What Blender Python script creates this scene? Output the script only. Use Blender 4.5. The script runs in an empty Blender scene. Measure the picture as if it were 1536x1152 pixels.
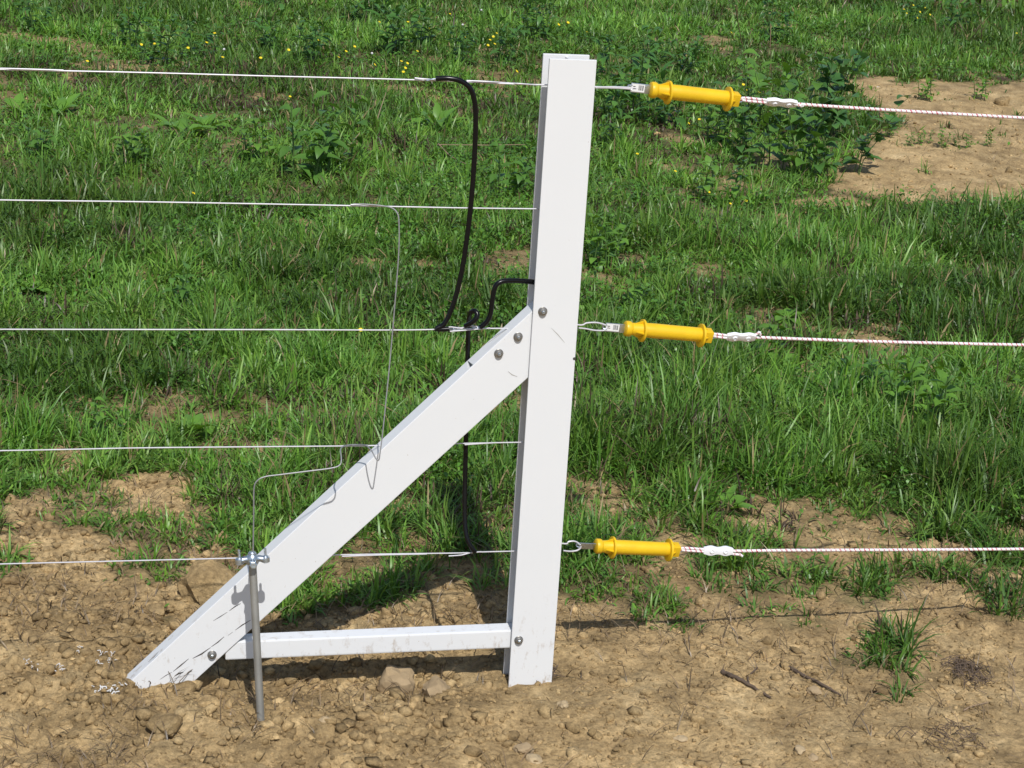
import bpy, bmesh, math, random
import numpy as np
from mathutils import Vector, Matrix

# ------------------------------------------------------------------ camera
F, CX, CY = 2940.0, 768.0, 576.0          # focal length and centre in photo pixels
PITCH, YAW, ROLL = map(math.radians, (17.4, 12.0, 3.6))
sc = bpy.context.scene
col = sc.collection
FW = np.array([math.sin(YAW)*math.cos(PITCH), math.cos(YAW)*math.cos(PITCH), -math.sin(PITCH)])
_rt = np.array([math.cos(YAW), -math.sin(YAW), 0.0]); _up = np.cross(_rt, FW)
RT = _rt*math.cos(ROLL) + _up*math.sin(ROLL)
UP = _up*math.cos(ROLL) - _rt*math.sin(ROLL)
CAM = np.array([-0.79095, -3.37499, 1.7])
cd = bpy.data.cameras.new('camera'); cam = bpy.data.objects.new('camera', cd); col.objects.link(cam)
cd.sensor_width = 36.0; cd.lens = 36.0*F/1536.0; cd.clip_start = 0.05; cd.clip_end = 600
cam.matrix_world = Matrix(((RT[0], UP[0], -FW[0], CAM[0]), (RT[1], UP[1], -FW[1], CAM[1]),
                           (RT[2], UP[2], -FW[2], CAM[2]), (0, 0, 0, 1)))
sc.camera = cam
# ------------------------------------------------------------------ light
SUN_EL = math.radians(51.5)
w = bpy.data.worlds.new('World'); sc.world = w; w.use_nodes = True
nt = w.node_tree; nt.nodes.clear()
sky = nt.nodes.new('ShaderNodeTexSky'); sky.sky_type = 'NISHITA'; sky.sun_disc = False
sky.sun_elevation = SUN_EL; sky.sun_rotation = math.radians(180.0)
bg = nt.nodes.new('ShaderNodeBackground'); bg.inputs[1].default_value = 0.10
wo = nt.nodes.new('ShaderNodeOutputWorld')
nt.links.new(sky.outputs[0], bg.inputs[0]); nt.links.new(bg.outputs[0], wo.inputs[0])
sd = bpy.data.lights.new('sun', 'SUN'); sd.energy = 4.0; sd.angle = math.radians(0.53); sd.color = (1.0, 0.975, 0.935)
so = bpy.data.objects.new('sun', sd); col.objects.link(so)
so.location = (0, -6, 7)
so.rotation_euler = Vector((0, -math.cos(SUN_EL), math.sin(SUN_EL))).to_track_quat('Z', 'Y').to_euler()
sc.view_settings.view_transform = 'Standard'; sc.view_settings.look = 'None'
sc.view_settings.exposure = 0.05; sc.view_settings.gamma = 1.0
sc.view_settings.use_curve_mapping = False
sc.render.engine = 'CYCLES'
sc.cycles.max_bounces = 6; sc.cycles.transparent_max_bounces = 4

rng = np.random.default_rng(7); random.seed(7)

# ------------------------------------------------------------------ geometry of the view
def ray(px, py): return FW*F + RT*(px-CX) + UP*(CY-py)
def at(px, py, Y=0.0):                      # pixel -> point on the plane Y = const of the fence
    d = ray(px, py); return Vector(CAM + d*((Y-CAM[1])/d[1]))
def gp(px, py, z=0.0):                      # pixel -> point on a level plane
    d = ray(px, py); return Vector(CAM + d*((z-CAM[2])/d[2]))
GA = math.radians(5.0); GP = np.array([0.05, 0.03, 0]); GN = np.array([-math.sin(GA), math.cos(GA), 0])
def ag(px, py, off=0.0):                    # pixel -> point on the slightly turned plane of the gate ropes
    d = ray(px, py); return Vector(CAM + d*((np.dot(GP-CAM, GN)+off)/np.dot(d, GN)))
def proj(x, y, z=0.0):
    vx, vy, vz = x-CAM[0], y-CAM[1], z-CAM[2]
    dz = vx*FW[0]+vy*FW[1]+vz*FW[2]; dz = np.maximum(dz, 0.2)
    return (CX + F*(vx*RT[0]+vy*RT[1]+vz*RT[2])/dz, CY - F*(vx*UP[0]+vy*UP[1]+vz*UP[2])/dz)

# ------------------------------------------------------------------ noise
def h2(i, j, s):
    n = (i.astype(np.int64)*374761393 + j.astype(np.int64)*668265263 + s*1274126177) & 0x7fffffff
    n = ((n ^ (n >> 13))*1103515245) & 0x7fffffff
    n = ((n ^ (n >> 15))*12345677) & 0x7fffffff
    return (n ^ (n >> 12)) % 100003/100003.0
def vnoise(x, y, s=0):
    i = np.floor(x); j = np.floor(y); fx = x-i; fy = y-j
    fx = fx*fx*(3-2*fx); fy = fy*fy*(3-2*fy)
    a, b, c, d = h2(i, j, s), h2(i+1, j, s), h2(i, j+1, s), h2(i+1, j+1, s)
    return (a*(1-fx)+b*fx)*(1-fy) + (c*(1-fx)+d*fx)*fy
def fbm(x, y, s=0, o=4):
    r = 0; a = 0.5; t = 0
    for k in range(o):
        r = r + a*vnoise(x*2**k+17.3*k, y*2**k-9.1*k, s+k); t += a; a *= 0.5
    return r/t
def worley(x, y, s=0):
    i = np.floor(x); j = np.floor(y); best = np.full(np.shape(x), 9.0)
    for di in (-1, 0, 1):
        for dj in (-1, 0, 1):
            a, b = i+di, j+dj
            d = (a+h2(a, b, s)-x)**2 + (b+h2(a, b, s+5)-y)**2
            best = np.minimum(best, d)
    return np.sqrt(best)
def sstep(a, b, v):
    t = np.clip((v-a)/(b-a), 0, 1); return t*t*(3-2*t)

# ------------------------------------------------------------------ where the grass grows
EDGE_X = [-900, -200, 0, 50, 90, 200, 320, 350, 420, 520, 620, 740, 840, 960, 1010, 1200, 1350, 1536, 2400]
EDGE_Y = [790, 790, 800, 770, 715, 725, 780, 835, 890, 905, 880, 868, 890, 870, 812, 800, 815, 835, 835]
TUFTS = [(110,792,60,16),(320,812,60,24),(60,745,60,22),(345,870,26,12),(215,856,48,22),(245,880,28,14),(16,866,34,16),(200,811,50,16),(255,828,45,14),(135,765,60,18),
         (245,936,14,8),(440,900,24,12),(1112,890,95,55),(1125,905,75,42),(1085,885,60,36),(1128,940,80,16),(1030,915,70,34),(960,890,60,22),(1332,984,24,22),(1290,998,46,13),
         (1350,1030,16,16),(1250,1008,15,9),(1298,901,34,18),(1518,905,36,24),(1418,872,70,26),(905,884,44,14),
         (993,880,32,14),(560,915,24,8),(20,740,60,20),(1200,862,40,14),(1470,860,40,20),(300,770,25,10),(370,830,20,14)]
BARE = [(220,422,34,12),(60,360,34,10),(395,690,62,14),(600,775,48,14),(460,345,34,8),(645,405,34,9),(1330,500,26,10),
        (1210,575,22,9),(1500,592,40,12),(1100,748,30,9),(1170,352,90,10),(1240,312,70,9),(1200,700,20,6),(930,610,20,7),
        (90,700,40,12),(250,655,40,7),(690,885,60,16),(1480,700,30,8),(1130,800,60,7),(1330,800,50,6),(560,312,30,6),(980,330,30,6)]
def density(x, y):
    px, py = proj(x, y)
    n = fbm(x*3.1, y*3.1, 11, 4); n2 = fbm(x*9, y*9, 21, 3)
    jit = (n-0.5)*120 + (n2-0.5)*130
    e = np.interp(px, EDGE_X, EDGE_Y)
    d = 1-sstep(-26, 20, py-e+jit)
    for (cx, cy, rx, ry) in BARE:
        q = ((px-cx)/rx)**2 + ((py-cy)/ry)**2 + (n2-0.5)*1.8
        d = d*(0.12+0.88*sstep(0.5, 1.3, q))
    # the big bare earth patch behind the gate
    left = np.interp(py, [100, 128, 160, 190, 225, 250, 290, 320], [1330, 1255, 1290, 1330, 1300, 1265, 1235, 1250])
    j3 = (n-0.5)*90+(n2-0.5)*90
    pt = sstep(-8, 16, px-left+j3)*sstep(-6, 6, py-126+j3*0.30)*(1-sstep(-9, 9, py-310+j3*0.8))
    d = d*(1-0.97*pt)
    # thin random gaps
    d = d*(0.30+0.70*sstep(0.325, 0.46, n*0.6+fbm(x*1.3, y*1.3, 31, 3)*0.4))
    for (cx, cy, rx, ry) in TUFTS:
        q = ((px-cx)/rx/1.25)**2 + ((py-cy)/ry/1.15)**2 + (n2-0.5)*4.2
        d = np.maximum(d, (1-sstep(0.0, 1.5, q))*0.55)
    return np.clip(d, 0, 1)

def height(x, y, dens=None):
    x = np.asarray(x, float); y = np.asarray(y, float)
    if dens is None: dens = density(x, y)
    bare = 1-dens
    dist = np.hypot(x-CAM[0], y-CAM[1])
    det = 1-sstep(5, 9, dist)
    z = (fbm(x*1.2, y*1.2, 3, 3)-0.5)*0.05*sstep(0.15, 1.2, np.abs(y))
    rough = 0.45+0.75*sstep(0.35, 0.65, fbm(x*1.7+4, y*1.7, 41, 2)) + 0.3*(1-sstep(-0.6, 0.0, x))
    w1 = 1-np.clip(worley(x*17, y*17, 2)*1.35, 0, 1)
    w2 = 1-np.clip(worley(x*38, y*38, 4)*1.3, 0, 1)
    b = (w1*0.011*sstep(0.42, 0.62, fbm(x*9, y*9, 51, 2)) + np.sqrt(w2)*0.006*sstep(0.4, 0.6, fbm(x*14, y*14, 55, 2))
         + (fbm(x*7, y*7, 61, 4)-0.5)*0.030 + (0.5-np.abs(fbm(x*19, y*19, 65, 4)-0.5)*4)*0.0065 + (fbm(x*45, y*45, 71, 3)-0.5)*0.009)
    z = z + b*rough*(0.35+0.65*bare)*(0.75+0.25*det) + 0.015*sstep(0.02, 0.3, y)
    z = z + (0.004*np.exp(-(((x+0.0)/0.075)**2+((y-0.03)/0.06)**2))+0.010*np.exp(-(((x+0.53)/0.03)**2+((y+0.085)/0.03)**2)))*(0.5+fbm(x*30, y*30, 77, 2))
    # mound at the foot of the brace, hollow under the rail
    z = z + 0.017*np.exp(-(((x+0.72)/0.13)**2 + ((y-0.03)/0.10)**2))
    z = z + 0.012*np.exp(-(((x+0.25)/0.25)**2 + ((y+0.10)/0.05)**2)) - 0.018*np.exp(-(((x+0.3)/0.32)**2 + ((y-0.05)/0.07)**2))
    return z
def hz(x, y): return float(height(np.array([x]), np.array([y]))[0])
def gpz(px, py):
    p = gp(px, py)
    for _ in range(3): p = gp(px, py, hz(p.x, p.y))
    return p

# ------------------------------------------------------------------ helpers
def tag(o, label=None, cat=None, group=None, kind=None):
    if label: o['label'] = label
    if cat: o['category'] = cat
    if group: o['group'] = group
    if kind: o['kind'] = kind
    return o
def empty(name, loc, label, cat, group=None):
    o = bpy.data.objects.new(name, None); col.objects.link(o); o.location = loc; o.empty_display_size = 0.02
    return tag(o, label, cat, group)
def link(name, me, parent=None, mats=()):
    o = bpy.data.objects.new(name, me); col.objects.link(o)
    for m in mats: me.materials.append(m)
    if parent is not None:
        o.parent = parent
        r = parent
        off = Vector((0, 0, 0))
        while r is not None: off += r.location; r = r.parent
        o.location = -off                      # meshes are written in world coordinates
        if parent.type == 'MESH': pass
    return o
def bmobj(name, bm, mat, parent=None, smooth=True, ang=35):
    me = bpy.data.meshes.new(name); bmesh.ops.recalc_face_normals(bm, faces=bm.faces)
    bm.to_mesh(me); bm.free()
    if smooth:
        for p in me.polygons: p.use_smooth = True
        me.set_sharp_from_angle(angle=math.radians(ang))
    return link(name, me, parent, [mat] if not isinstance(mat, (list, tuple)) else mat)
def arrmesh(name, V, Q, T=None, tint=None, smooth=False):
    """mesh from arrays: V (n,3), quads Q (m,4), triangles T (k,3), tint (n,3) per point"""
    me = bpy.data.meshes.new(name)
    nq = len(Q); ntri = 0 if T is None else len(T)
    idx = np.asarray(Q, np.int32).ravel() if ntri == 0 else np.concatenate([np.asarray(Q, np.int32).ravel(), np.asarray(T, np.int32).ravel()])
    me.vertices.add(len(V)); me.vertices.foreach_set('co', np.asarray(V, np.float32).ravel())
    me.loops.add(len(idx)); me.loops.foreach_set('vertex_index', idx)
    me.polygons.add(nq+ntri)
    st = np.concatenate([np.arange(nq)*4, nq*4+np.arange(ntri)*3]).astype(np.int32)
    me.polygons.foreach_set('loop_start', st)
    if smooth: me.polygons.foreach_set('use_smooth', np.ones(nq+ntri, bool))
    if tint is not None:
        a = me.attributes.new('tint', 'FLOAT_COLOR', 'POINT')
        c = np.ones((len(V), 4), np.float32); c[:, :3] = tint; a.data.foreach_set('color', c.ravel())
    me.update(calc_edges=True); me.validate()
    return me

def catmull(pts, n=8):
    P = [Vector(p) for p in pts]
    if len(P) < 3: return P
    P = [P[0]*2-P[1]] + P + [P[-1]*2-P[-2]]
    out = []
    for i in range(1, len(P)-2):
        for k in range(n):
            t = k/n; a, b, c, d = P[i-1:i+3]
            out.append(0.5*((2*b) + (c-a)*t + (2*a-5*b+4*c-d)*t*t + (3*b-a-3*c+d)*t**3))
    out.append(P[-2]); return out
def add_tube(bm, pts, r, seg=10, cap=True, rad=None):
    rings = []; up = Vector((0.13, 0.05, 1)).normalized(); n = len(pts)
    t0 = (pts[1]-pts[0]).normalized(); nx = t0.orthogonal().normalized()
    for i, p in enumerate(pts):
        t = (pts[min(i+1, n-1)]-pts[max(i-1, 0)])
        t = t.normalized() if t.length > 1e-9 else t0
        nx = (nx - t*nx.dot(t)).normalized(); ny = t.cross(nx)
        rr = r if rad is None else rad[i]
        rings.append([bm.verts.new(p + (nx*math.cos(2*math.pi*k/seg) + ny*math.sin(2*math.pi*k/seg))*rr) for k in range(seg)])
    for a, b in zip(rings, rings[1:]):
        for k in range(seg): bm.faces.new((a[k], a[(k+1) % seg], b[(k+1) % seg], b[k]))
    if cap: bm.faces.new(rings[0][::-1]); bm.faces.new(rings[-1])
def tube(name, pts, r, mat, parent=None, seg=10, smooth=8, rad=None):
    bm = bmesh.new(); P = catmull(pts, smooth) if smooth else [Vector(p) for p in pts]
    add_tube(bm, P, r, seg, True, rad)
    return bmobj(name, bm, mat, parent)
def frame(o, x, z=None):
    """matrix with local X along x"""
    x = Vector(x).normalized(); z = Vector(z or (0, 0, 1)); y = z.cross(x).normalized(); z = x.cross(y)
    return Matrix(((x.x, y.x, z.x, o[0]), (x.y, y.y, z.y, o[1]), (x.z, y.z, z.z, o[2]), (0, 0, 0, 1)))
def add_lathe(bm, M, prof, seg=28, sq=None):
    """prof: list of (x, r) along local X"""
    rings = []
    for x, r in prof:
        rings.append([bm.verts.new(M @ Vector((x, r*math.cos(2*math.pi*k/seg), r*math.sin(2*math.pi*k/seg)))) for k in range(seg)])
    for a, b in zip(rings, rings[1:]):
        for k in range(seg): bm.faces.new((a[k], a[(k+1) % seg], b[(k+1) % seg], b[k]))
    bm.faces.new(rings[0][::-1]); bm.faces.new(rings[-1])
def add_box(bm, M, lo, hi, bev=0.0):
    vs = [bm.verts.new(M @ Vector((x, y, z))) for x in (lo[0], hi[0]) for y in (lo[1], hi[1]) for z in (lo[2], hi[2])]
    fs = [bm.faces.new([vs[i] for i in q]) for q in ((0, 1, 3, 2), (4, 6, 7, 5), (0, 4, 5, 1), (2, 3, 7, 6), (0, 2, 6, 4), (1, 5, 7, 3))]
    if bev > 0:
        es = list({e for f in fs for e in f.edges})
        bmesh.ops.bevel(bm, geom=es, offset=bev, segments=2, affect='EDGES', profile=0.6)
def add_prism(bm, poly, n, th, bev=0.0):
    """poly: world points of the front outline, extruded by n*th"""
    a = [bm.verts.new(Vector(p)) for p in poly]; b = [bm.verts.new(Vector(p)+Vector(n)*th) for p in poly]
    k = len(a); fs = [bm.faces.new(a), bm.faces.new(b[::-1])]
    for i in range(k): fs.append(bm.faces.new((a[i], b[i], b[(i+1) % k], a[(i+1) % k])))
    if bev > 0:
        bmesh.ops.recalc_face_normals(bm, faces=fs)
        es = list({e for f in fs for e in f.edges})
        bmesh.ops.bevel(bm, geom=es, offset=bev, segments=2, affect='EDGES', profile=0.6)

# ------------------------------------------------------------------ materials
def newmat(name):
    m = bpy.data.materials.new(name); m.use_nodes = True; t = m.node_tree
    return m, t, t.nodes['Principled BSDF']
def simple(name, c, rough=0.5, metal=0.0, spec=0.5, bump=0.0, bscale=200, var=0.0, vscale=40):
    m, t, p = newmat(name)
    p.inputs['Base Color'].default_value = (*c, 1); p.inputs['Roughness'].default_value = rough
    p.inputs['Metallic'].default_value = metal; p.inputs['Specular IOR Level'].default_value = spec
    tc = t.nodes.new('ShaderNodeTexCoord')
    if var > 0:
        n = t.nodes.new('ShaderNodeTexNoise'); n.inputs['Scale'].default_value = vscale; n.inputs['Detail'].default_value = 5
        r = t.nodes.new('ShaderNodeMixRGB'); r.inputs[1].default_value = (*[v*(1-var) for v in c], 1); r.inputs[2].default_value = (*[min(1, v*(1+var*0.6)) for v in c], 1)
        t.links.new(tc.outputs['Object'], n.inputs['Vector']); t.links.new(n.outputs[0], r.inputs[0]); t.links.new(r.outputs[0], p.inputs['Base Color'])
    if bump > 0:
        n = t.nodes.new('ShaderNodeTexNoise'); n.inputs['Scale'].default_value = bscale; n.inputs['Detail'].default_value = 6
        b = t.nodes.new('ShaderNodeBump'); b.inputs['Strength'].default_value = 1; b.inputs['Distance'].default_value = bump
        t.links.new(tc.outputs['Object'], n.inputs['Vector']); t.links.new(n.outputs[0], b.inputs['Height']); t.links.new(b.outputs[0], p.inputs['Normal'])
    return m
def vinyl_mat():
    m, t, p = newmat('white_vinyl'); L = t.links.new
    tc = t.nodes.new('ShaderNodeTexCoord')
    sp = t.nodes.new('ShaderNodeSeparateXYZ'); L(tc.outputs['Object'], sp.inputs[0])
    mr = t.nodes.new('ShaderNodeMapRange'); mr.inputs[1].default_value = 0.0; mr.inputs[2].default_value = 0.22; mr.inputs[3].default_value = 1.0; mr.inputs[4].default_value = 0.0
    L(sp.outputs[2], mr.inputs[0])
    n = t.nodes.new('ShaderNodeTexNoise'); n.inputs['Scale'].default_value = 60; n.inputs['Detail'].default_value = 8; n.inputs['Roughness'].default_value = 0.7
    mp = t.nodes.new('ShaderNodeMapping'); mp.inputs['Scale'].default_value = (1, 1, 0.5); L(tc.outputs['Object'], mp.inputs[0]); L(mp.outputs[0], n.inputs['Vector'])
    th = t.nodes.new('ShaderNodeMapRange'); th.inputs[1].default_value = 0.55; th.inputs[2].default_value = 0.72; L(n.outputs[0], th.inputs[0])
    mu = t.nodes.new('ShaderNodeMath'); mu.operation = 'MULTIPLY'; L(mr.outputs[0], mu.inputs[0]); L(th.outputs[0], mu.inputs[1])
    n3 = t.nodes.new('ShaderNodeTexNoise'); n3.inputs['Scale'].default_value = 170; n3.inputs['Detail'].default_value = 3; L(tc.outputs['Object'], n3.inputs['Vector'])
    s3 = t.nodes.new('ShaderNodeMapRange'); s3.inputs[1].default_value = 0.73; s3.inputs[2].default_value = 0.77; s3.inputs[4].default_value = 0.5; L(n3.outputs[0], s3.inputs[0])
    m2 = t.nodes.new('ShaderNodeMath'); m2.operation = 'MAXIMUM'; L(mu.outputs[0], m2.inputs[0]); L(s3.outputs[0], m2.inputs[1])
    n4 = t.nodes.new('ShaderNodeTexNoise'); n4.inputs['Scale'].default_value = 5; n4.inputs['Detail'].default_value = 4; L(tc.outputs['Object'], n4.inputs['Vector'])
    base = t.nodes.new('ShaderNodeMixRGB'); base.inputs[1].default_value = (0.665, 0.678, 0.69, 1); base.inputs[2].default_value = (0.70, 0.71, 0.72, 1); L(n4.outputs[0], base.inputs[0])
    mx = t.nodes.new('ShaderNodeMixRGB'); L(m2.outputs[0], mx.inputs[0]); L(base.outputs[0], mx.inputs[1]); mx.inputs[2].default_value = (0.30, 0.21, 0.12, 1)
    L(mx.outputs[0], p.inputs['Base Color'])
    ro = t.nodes.new('ShaderNodeMapRange'); ro.inputs[3].default_value = 0.38; ro.inputs[4].default_value = 0.5; L(n4.outputs[0], ro.inputs[0]); L(ro.outputs[0], p.inputs['Roughness'])
    p.inputs['Specular IOR Level'].default_value = 0.2
    b = t.nodes.new('ShaderNodeBump'); b.inputs['Distance'].default_value = 0.0004; b.inputs['Strength'].default_value = 0.5; L(n4.outputs[0], b.inputs['Height']); L(b.outputs[0], p.inputs['Normal'])
    return m
def leaf_mat(name, trans=0.3, rough=0.42, spec=0.45, gain=1.0):
    m, t, p = newmat(name); L = t.links.new
    a = t.nodes.new('ShaderNodeAttribute'); a.attribute_name = 'tint'
    oi = t.nodes.new('ShaderNodeObjectInfo')
    hs = t.nodes.new('ShaderNodeHueSaturation'); hs.inputs['Value'].default_value = gain
    L(a.outputs['Color'], hs.inputs['Color'])
    L(hs.outputs[0], p.inputs['Base Color']); p.inputs['Roughness'].default_value = rough; p.inputs['Specular IOR Level'].default_value = spec
    tr = t.nodes.new('ShaderNodeBsdfTranslucent'); h2_ = t.nodes.new('ShaderNodeHueSaturation'); h2_.inputs['Hue'].default_value = 0.485; h2_.inputs['Saturation'].default_value = 1.1; h2_.inputs['Value'].default_value = 1.3
    L(hs.outputs[0], h2_.inputs['Color']); L(h2_.outputs[0], tr.inputs['Color'])
    mx = t.nodes.new('ShaderNodeMixShader'); mx.inputs[0].default_value = trans
    L(p.outputs[0], mx.inputs[1]); L(tr.outputs[0], mx.inputs[2]); L(mx.outputs[0], t.nodes['Material Output'].inputs['Surface'])
    return m
def soil_mat():
    m, t, p = newmat('soil'); L = t.links.new
    tc = t.nodes.new('ShaderNodeTexCoord'); a = t.nodes.new('ShaderNodeAttribute'); a.attribute_name = 'tint'
    def noise(s, d=6, r=0.6):
        n = t.nodes.new('ShaderNodeTexNoise'); n.inputs['Scale'].default_value = s; n.inputs['Detail'].default_value = d; n.inputs['Roughness'].default_value = r
        L(tc.outputs['Object'], n.inputs['Vector']); return n.outputs[0]
    r1 = t.nodes.new('ShaderNodeValToRGB'); L(noise(7, 8, 0.65), r1.inputs[0])
    e = r1.color_ramp.elements; e[0].position = 0.30; e[0].color = (0.31, 0.212, 0.102, 1); e[1].position = 0.72; e[1].color = (0.64, 0.475, 0.252, 1)
    e2 = r1.color_ramp.elements.new(0.52); e2.color = (0.505, 0.355, 0.174, 1)
    r2 = t.nodes.new('ShaderNodeMapRange'); r2.inputs[1].default_value = 0.35; r2.inputs[2].default_value = 0.7; r2.inputs[3].default_value = 0.60; r2.inputs[4].default_value = 1.25; L(noise(90, 6, 0.7), r2.inputs[0])
    mu = t.nodes.new('ShaderNodeMixRGB'); mu.blend_type = 'MULTIPLY'; mu.inputs[0].default_value = 1; L(r1.outputs[0], mu.inputs[1]); L(r2.outputs[0], mu.inputs[2])
    # litter between the blades: brown humus, with the shade of the gaps put into its dark colour; amount comes from the tint attribute (red)
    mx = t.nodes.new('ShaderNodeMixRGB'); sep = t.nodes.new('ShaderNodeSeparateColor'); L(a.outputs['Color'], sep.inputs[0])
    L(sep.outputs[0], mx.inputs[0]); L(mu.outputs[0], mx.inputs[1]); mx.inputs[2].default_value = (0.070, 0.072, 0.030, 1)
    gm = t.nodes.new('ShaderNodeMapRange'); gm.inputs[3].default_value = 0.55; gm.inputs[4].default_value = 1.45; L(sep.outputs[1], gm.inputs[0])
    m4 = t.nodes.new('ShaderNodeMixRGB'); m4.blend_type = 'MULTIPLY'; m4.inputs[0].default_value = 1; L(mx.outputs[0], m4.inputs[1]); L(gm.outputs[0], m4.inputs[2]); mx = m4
    v = t.nodes.new('ShaderNodeMapRange'); v.inputs[1].default_value = 0.70; v.inputs[2].default_value = 0.76; v.inputs[4].default_value = 0.5; L(noise(130, 2, 0.5), v.inputs[0])
    m3 = t.nodes.new('ShaderNodeMixRGB'); L(v.outputs[0], m3.inputs[0]); L(mx.outputs[0], m3.inputs[1]); m3.inputs[2].default_value = (0.5, 0.40, 0.27, 1)
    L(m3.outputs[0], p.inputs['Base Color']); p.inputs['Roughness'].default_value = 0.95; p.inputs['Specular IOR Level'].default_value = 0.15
    b1 = t.nodes.new('ShaderNodeBump'); b1.inputs['Distance'].default_value = 0.010; L(noise(60, 8, 0.72), b1.inputs['Height'])
    b2 = t.nodes.new('ShaderNodeBump'); b2.inputs['Distance'].default_value = 0.0022; L(noise(340, 4, 0.7), b2.inputs['Height']); L(b1.outputs[0], b2.inputs['Normal']); L(b2.outputs[0], p.inputs['Normal'])
    return m
M_VINYL = vinyl_mat(); M_SOIL = soil_mat()
M_GRASS = leaf_mat('grass_blades', 0.25, 0.42, 0.42); M_LEAF = leaf_mat('broad_leaves', 0.25, 0.38, 0.5)
M_STEEL = simple('dull_steel', (0.30, 0.29, 0.27), 0.42, 0.85, bump=0.0004, bscale=300, var=0.25, vscale=120)
M_ZINC = simple('bright_zinc', (0.50, 0.56, 0.62), 0.30, 0.9, bump=0.0006, bscale=160, var=0.25, vscale=90)
M_GALV = simple('galvanised_rod', (0.33, 0.325, 0.30), 0.55, 0.55, bump=0.0003, bscale=200, var=0.35, vscale=18)
M_WIRE = simple('bright_fence_wire', (0.62, 0.61, 0.64), 0.38, 0.25, var=0.15, vscale=60)
M_THIN = simple('grey_jumper_wire', (0.27, 0.275, 0.28), 0.5, 0.3, var=0.2, vscale=60)
M_BLACK = simple('black_cable_jacket', (0.005, 0.005, 0.006), 0.25, 0.0, 0.25)
M_YEL = simple('yellow_plastic', (0.74, 0.47, 0.012), 0.42, 0.0, 0.4, bump=0.0004, bscale=90, var=0.20, vscale=28)
M_ROPE = simple('white_rope_strands', (0.74, 0.72, 0.72), 0.7, bump=0.0003, bscale=900)
M_RED = simple('red_tracer_strand', (0.50, 0.10, 0.14), 0.6)
M_WPL = simple('white_clamp_plastic', (0.80, 0.81, 0.84), 0.4)
M_STICK = simple('paper_sticker', (0.72, 0.72, 0.72), 0.6); M_INK = simple('black_print', (0.03, 0.03, 0.03), 0.6)
M_SCUFF = simple('dark_scuff', (0.06, 0.052, 0.045), 0.8); M_SCR = simple('grey_scratch', (0.33, 0.31, 0.27), 0.8)
M_ROCK = simple('tan_stone', (0.44, 0.335, 0.20), 0.92, 0, 0.2, bump=0.006, bscale=75, var=0.4, vscale=26)
M_ROCK2 = simple('grey_brown_stone', (0.36, 0.265, 0.155), 0.9, 0, 0.2, bump=0.004, bscale=70, var=0.35, vscale=30)
M_BARK = simple('twig_bark', (0.115, 0.080, 0.055), 0.9, bump=0.002, bscale=140, var=0.4, vscale=50)
M_STRAW = simple('dry_stalk', (0.32, 0.22, 0.14), 0.8, var=0.3, vscale=60)
M_PETAL = simple('yellow_petals', (0.78, 0.60, 0.01), 0.55, var=0.15)
M_PUFF = simple('seed_head', (0.62, 0.60, 0.60), 0.9)
M_STEM = simple('green_stem', (0.07, 0.13, 0.03), 0.6)
M_FLAKE = simple('white_vinyl_shaving', (0.66, 0.65, 0.63), 0.6)
M_HOLE_SHADE = simple('hole_shade', (0.05, 0.045, 0.04), 0.9)

# ------------------------------------------------------------------ the ground sheet
thd = np.radians(np.concatenate([np.arange(-180, -24, 4), np.arange(-24, 24, 0.062), np.arange(24, 180, 4)]))
rr = np.concatenate([[0.4, 1.0, 1.8, 2.4], np.exp(np.arange(math.log(2.7), math.log(4.9), 0.0015)), np.exp(np.arange(math.log(4.9), math.log(17), 0.006)), np.exp(np.arange(math.log(17), math.log(400), 0.12))])
TH, RR = np.meshgrid(thd, rr)
GX = CAM[0]+RR*np.sin(TH+YAW); GY = CAM[1]+RR*np.cos(TH+YAW)
GD = density(GX.ravel(), GY.ravel()); GZ = height(GX.ravel(), GY.ravel(), GD)
nr, ncol = GX.shape
V = np.stack([GX.ravel(), GY.ravel(), GZ], 1)
I = np.arange(nr*ncol).reshape(nr, ncol)
J = np.concatenate([I, I[:, :1]], 1)
Q = np.stack([J[:-1, :-1], J[:-1, 1:], J[1:, 1:], J[1:, :-1]], -1).reshape(-1, 4)[:, ::-1]
V = np.vstack([V, [[CAM[0], CAM[1], 0]]]); c = len(V)-1
Tt = np.stack([np.full(ncol, c), J[0, 1:], J[0, :-1]], 1)
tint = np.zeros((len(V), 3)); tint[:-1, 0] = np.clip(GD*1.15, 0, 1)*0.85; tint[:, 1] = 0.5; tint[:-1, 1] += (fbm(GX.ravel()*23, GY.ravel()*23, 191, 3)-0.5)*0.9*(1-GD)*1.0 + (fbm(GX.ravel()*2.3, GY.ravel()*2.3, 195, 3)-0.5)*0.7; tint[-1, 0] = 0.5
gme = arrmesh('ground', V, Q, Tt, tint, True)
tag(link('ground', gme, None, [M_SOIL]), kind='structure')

# ------------------------------------------------------------------ grass
def scatter(n, d0, d1, half=17.5):
    """random points of the ground seen by the camera, even per square metre between two distances"""
    d = np.sqrt(rng.random(n)*(d1*d1-d0*d0)+d0*d0); a = np.radians((rng.random(n)*2-1)*half)+YAW
    return CAM[0]+d*np.sin(a), CAM[1]+d*np.cos(a), d
LUSH = [(1080,640,230,110,0.55),(1420,640,160,90,0.45),(620,280,120,60,0.3),(650,640,80,60,0.35),(300,480,200,50,0.15),(960,700,120,60,0.3),
        (60,600,110,60,0.3),(650,820,60,50,0.3),(1460,60,200,60,0.35),(430,620,160,60,0.2),(1250,60,140,60,-0.25),(1190,240,130,60,-0.45),(280,190,140,30,-0.3),(640,190,80,30,-0.3),(450,95,500,22,-0.25),(1000,130,90,40,-0.3),(1250,95,400,30,-0.45),(1300,340,250,30,-0.1),(880,900,140,40,-0.2)]
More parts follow.
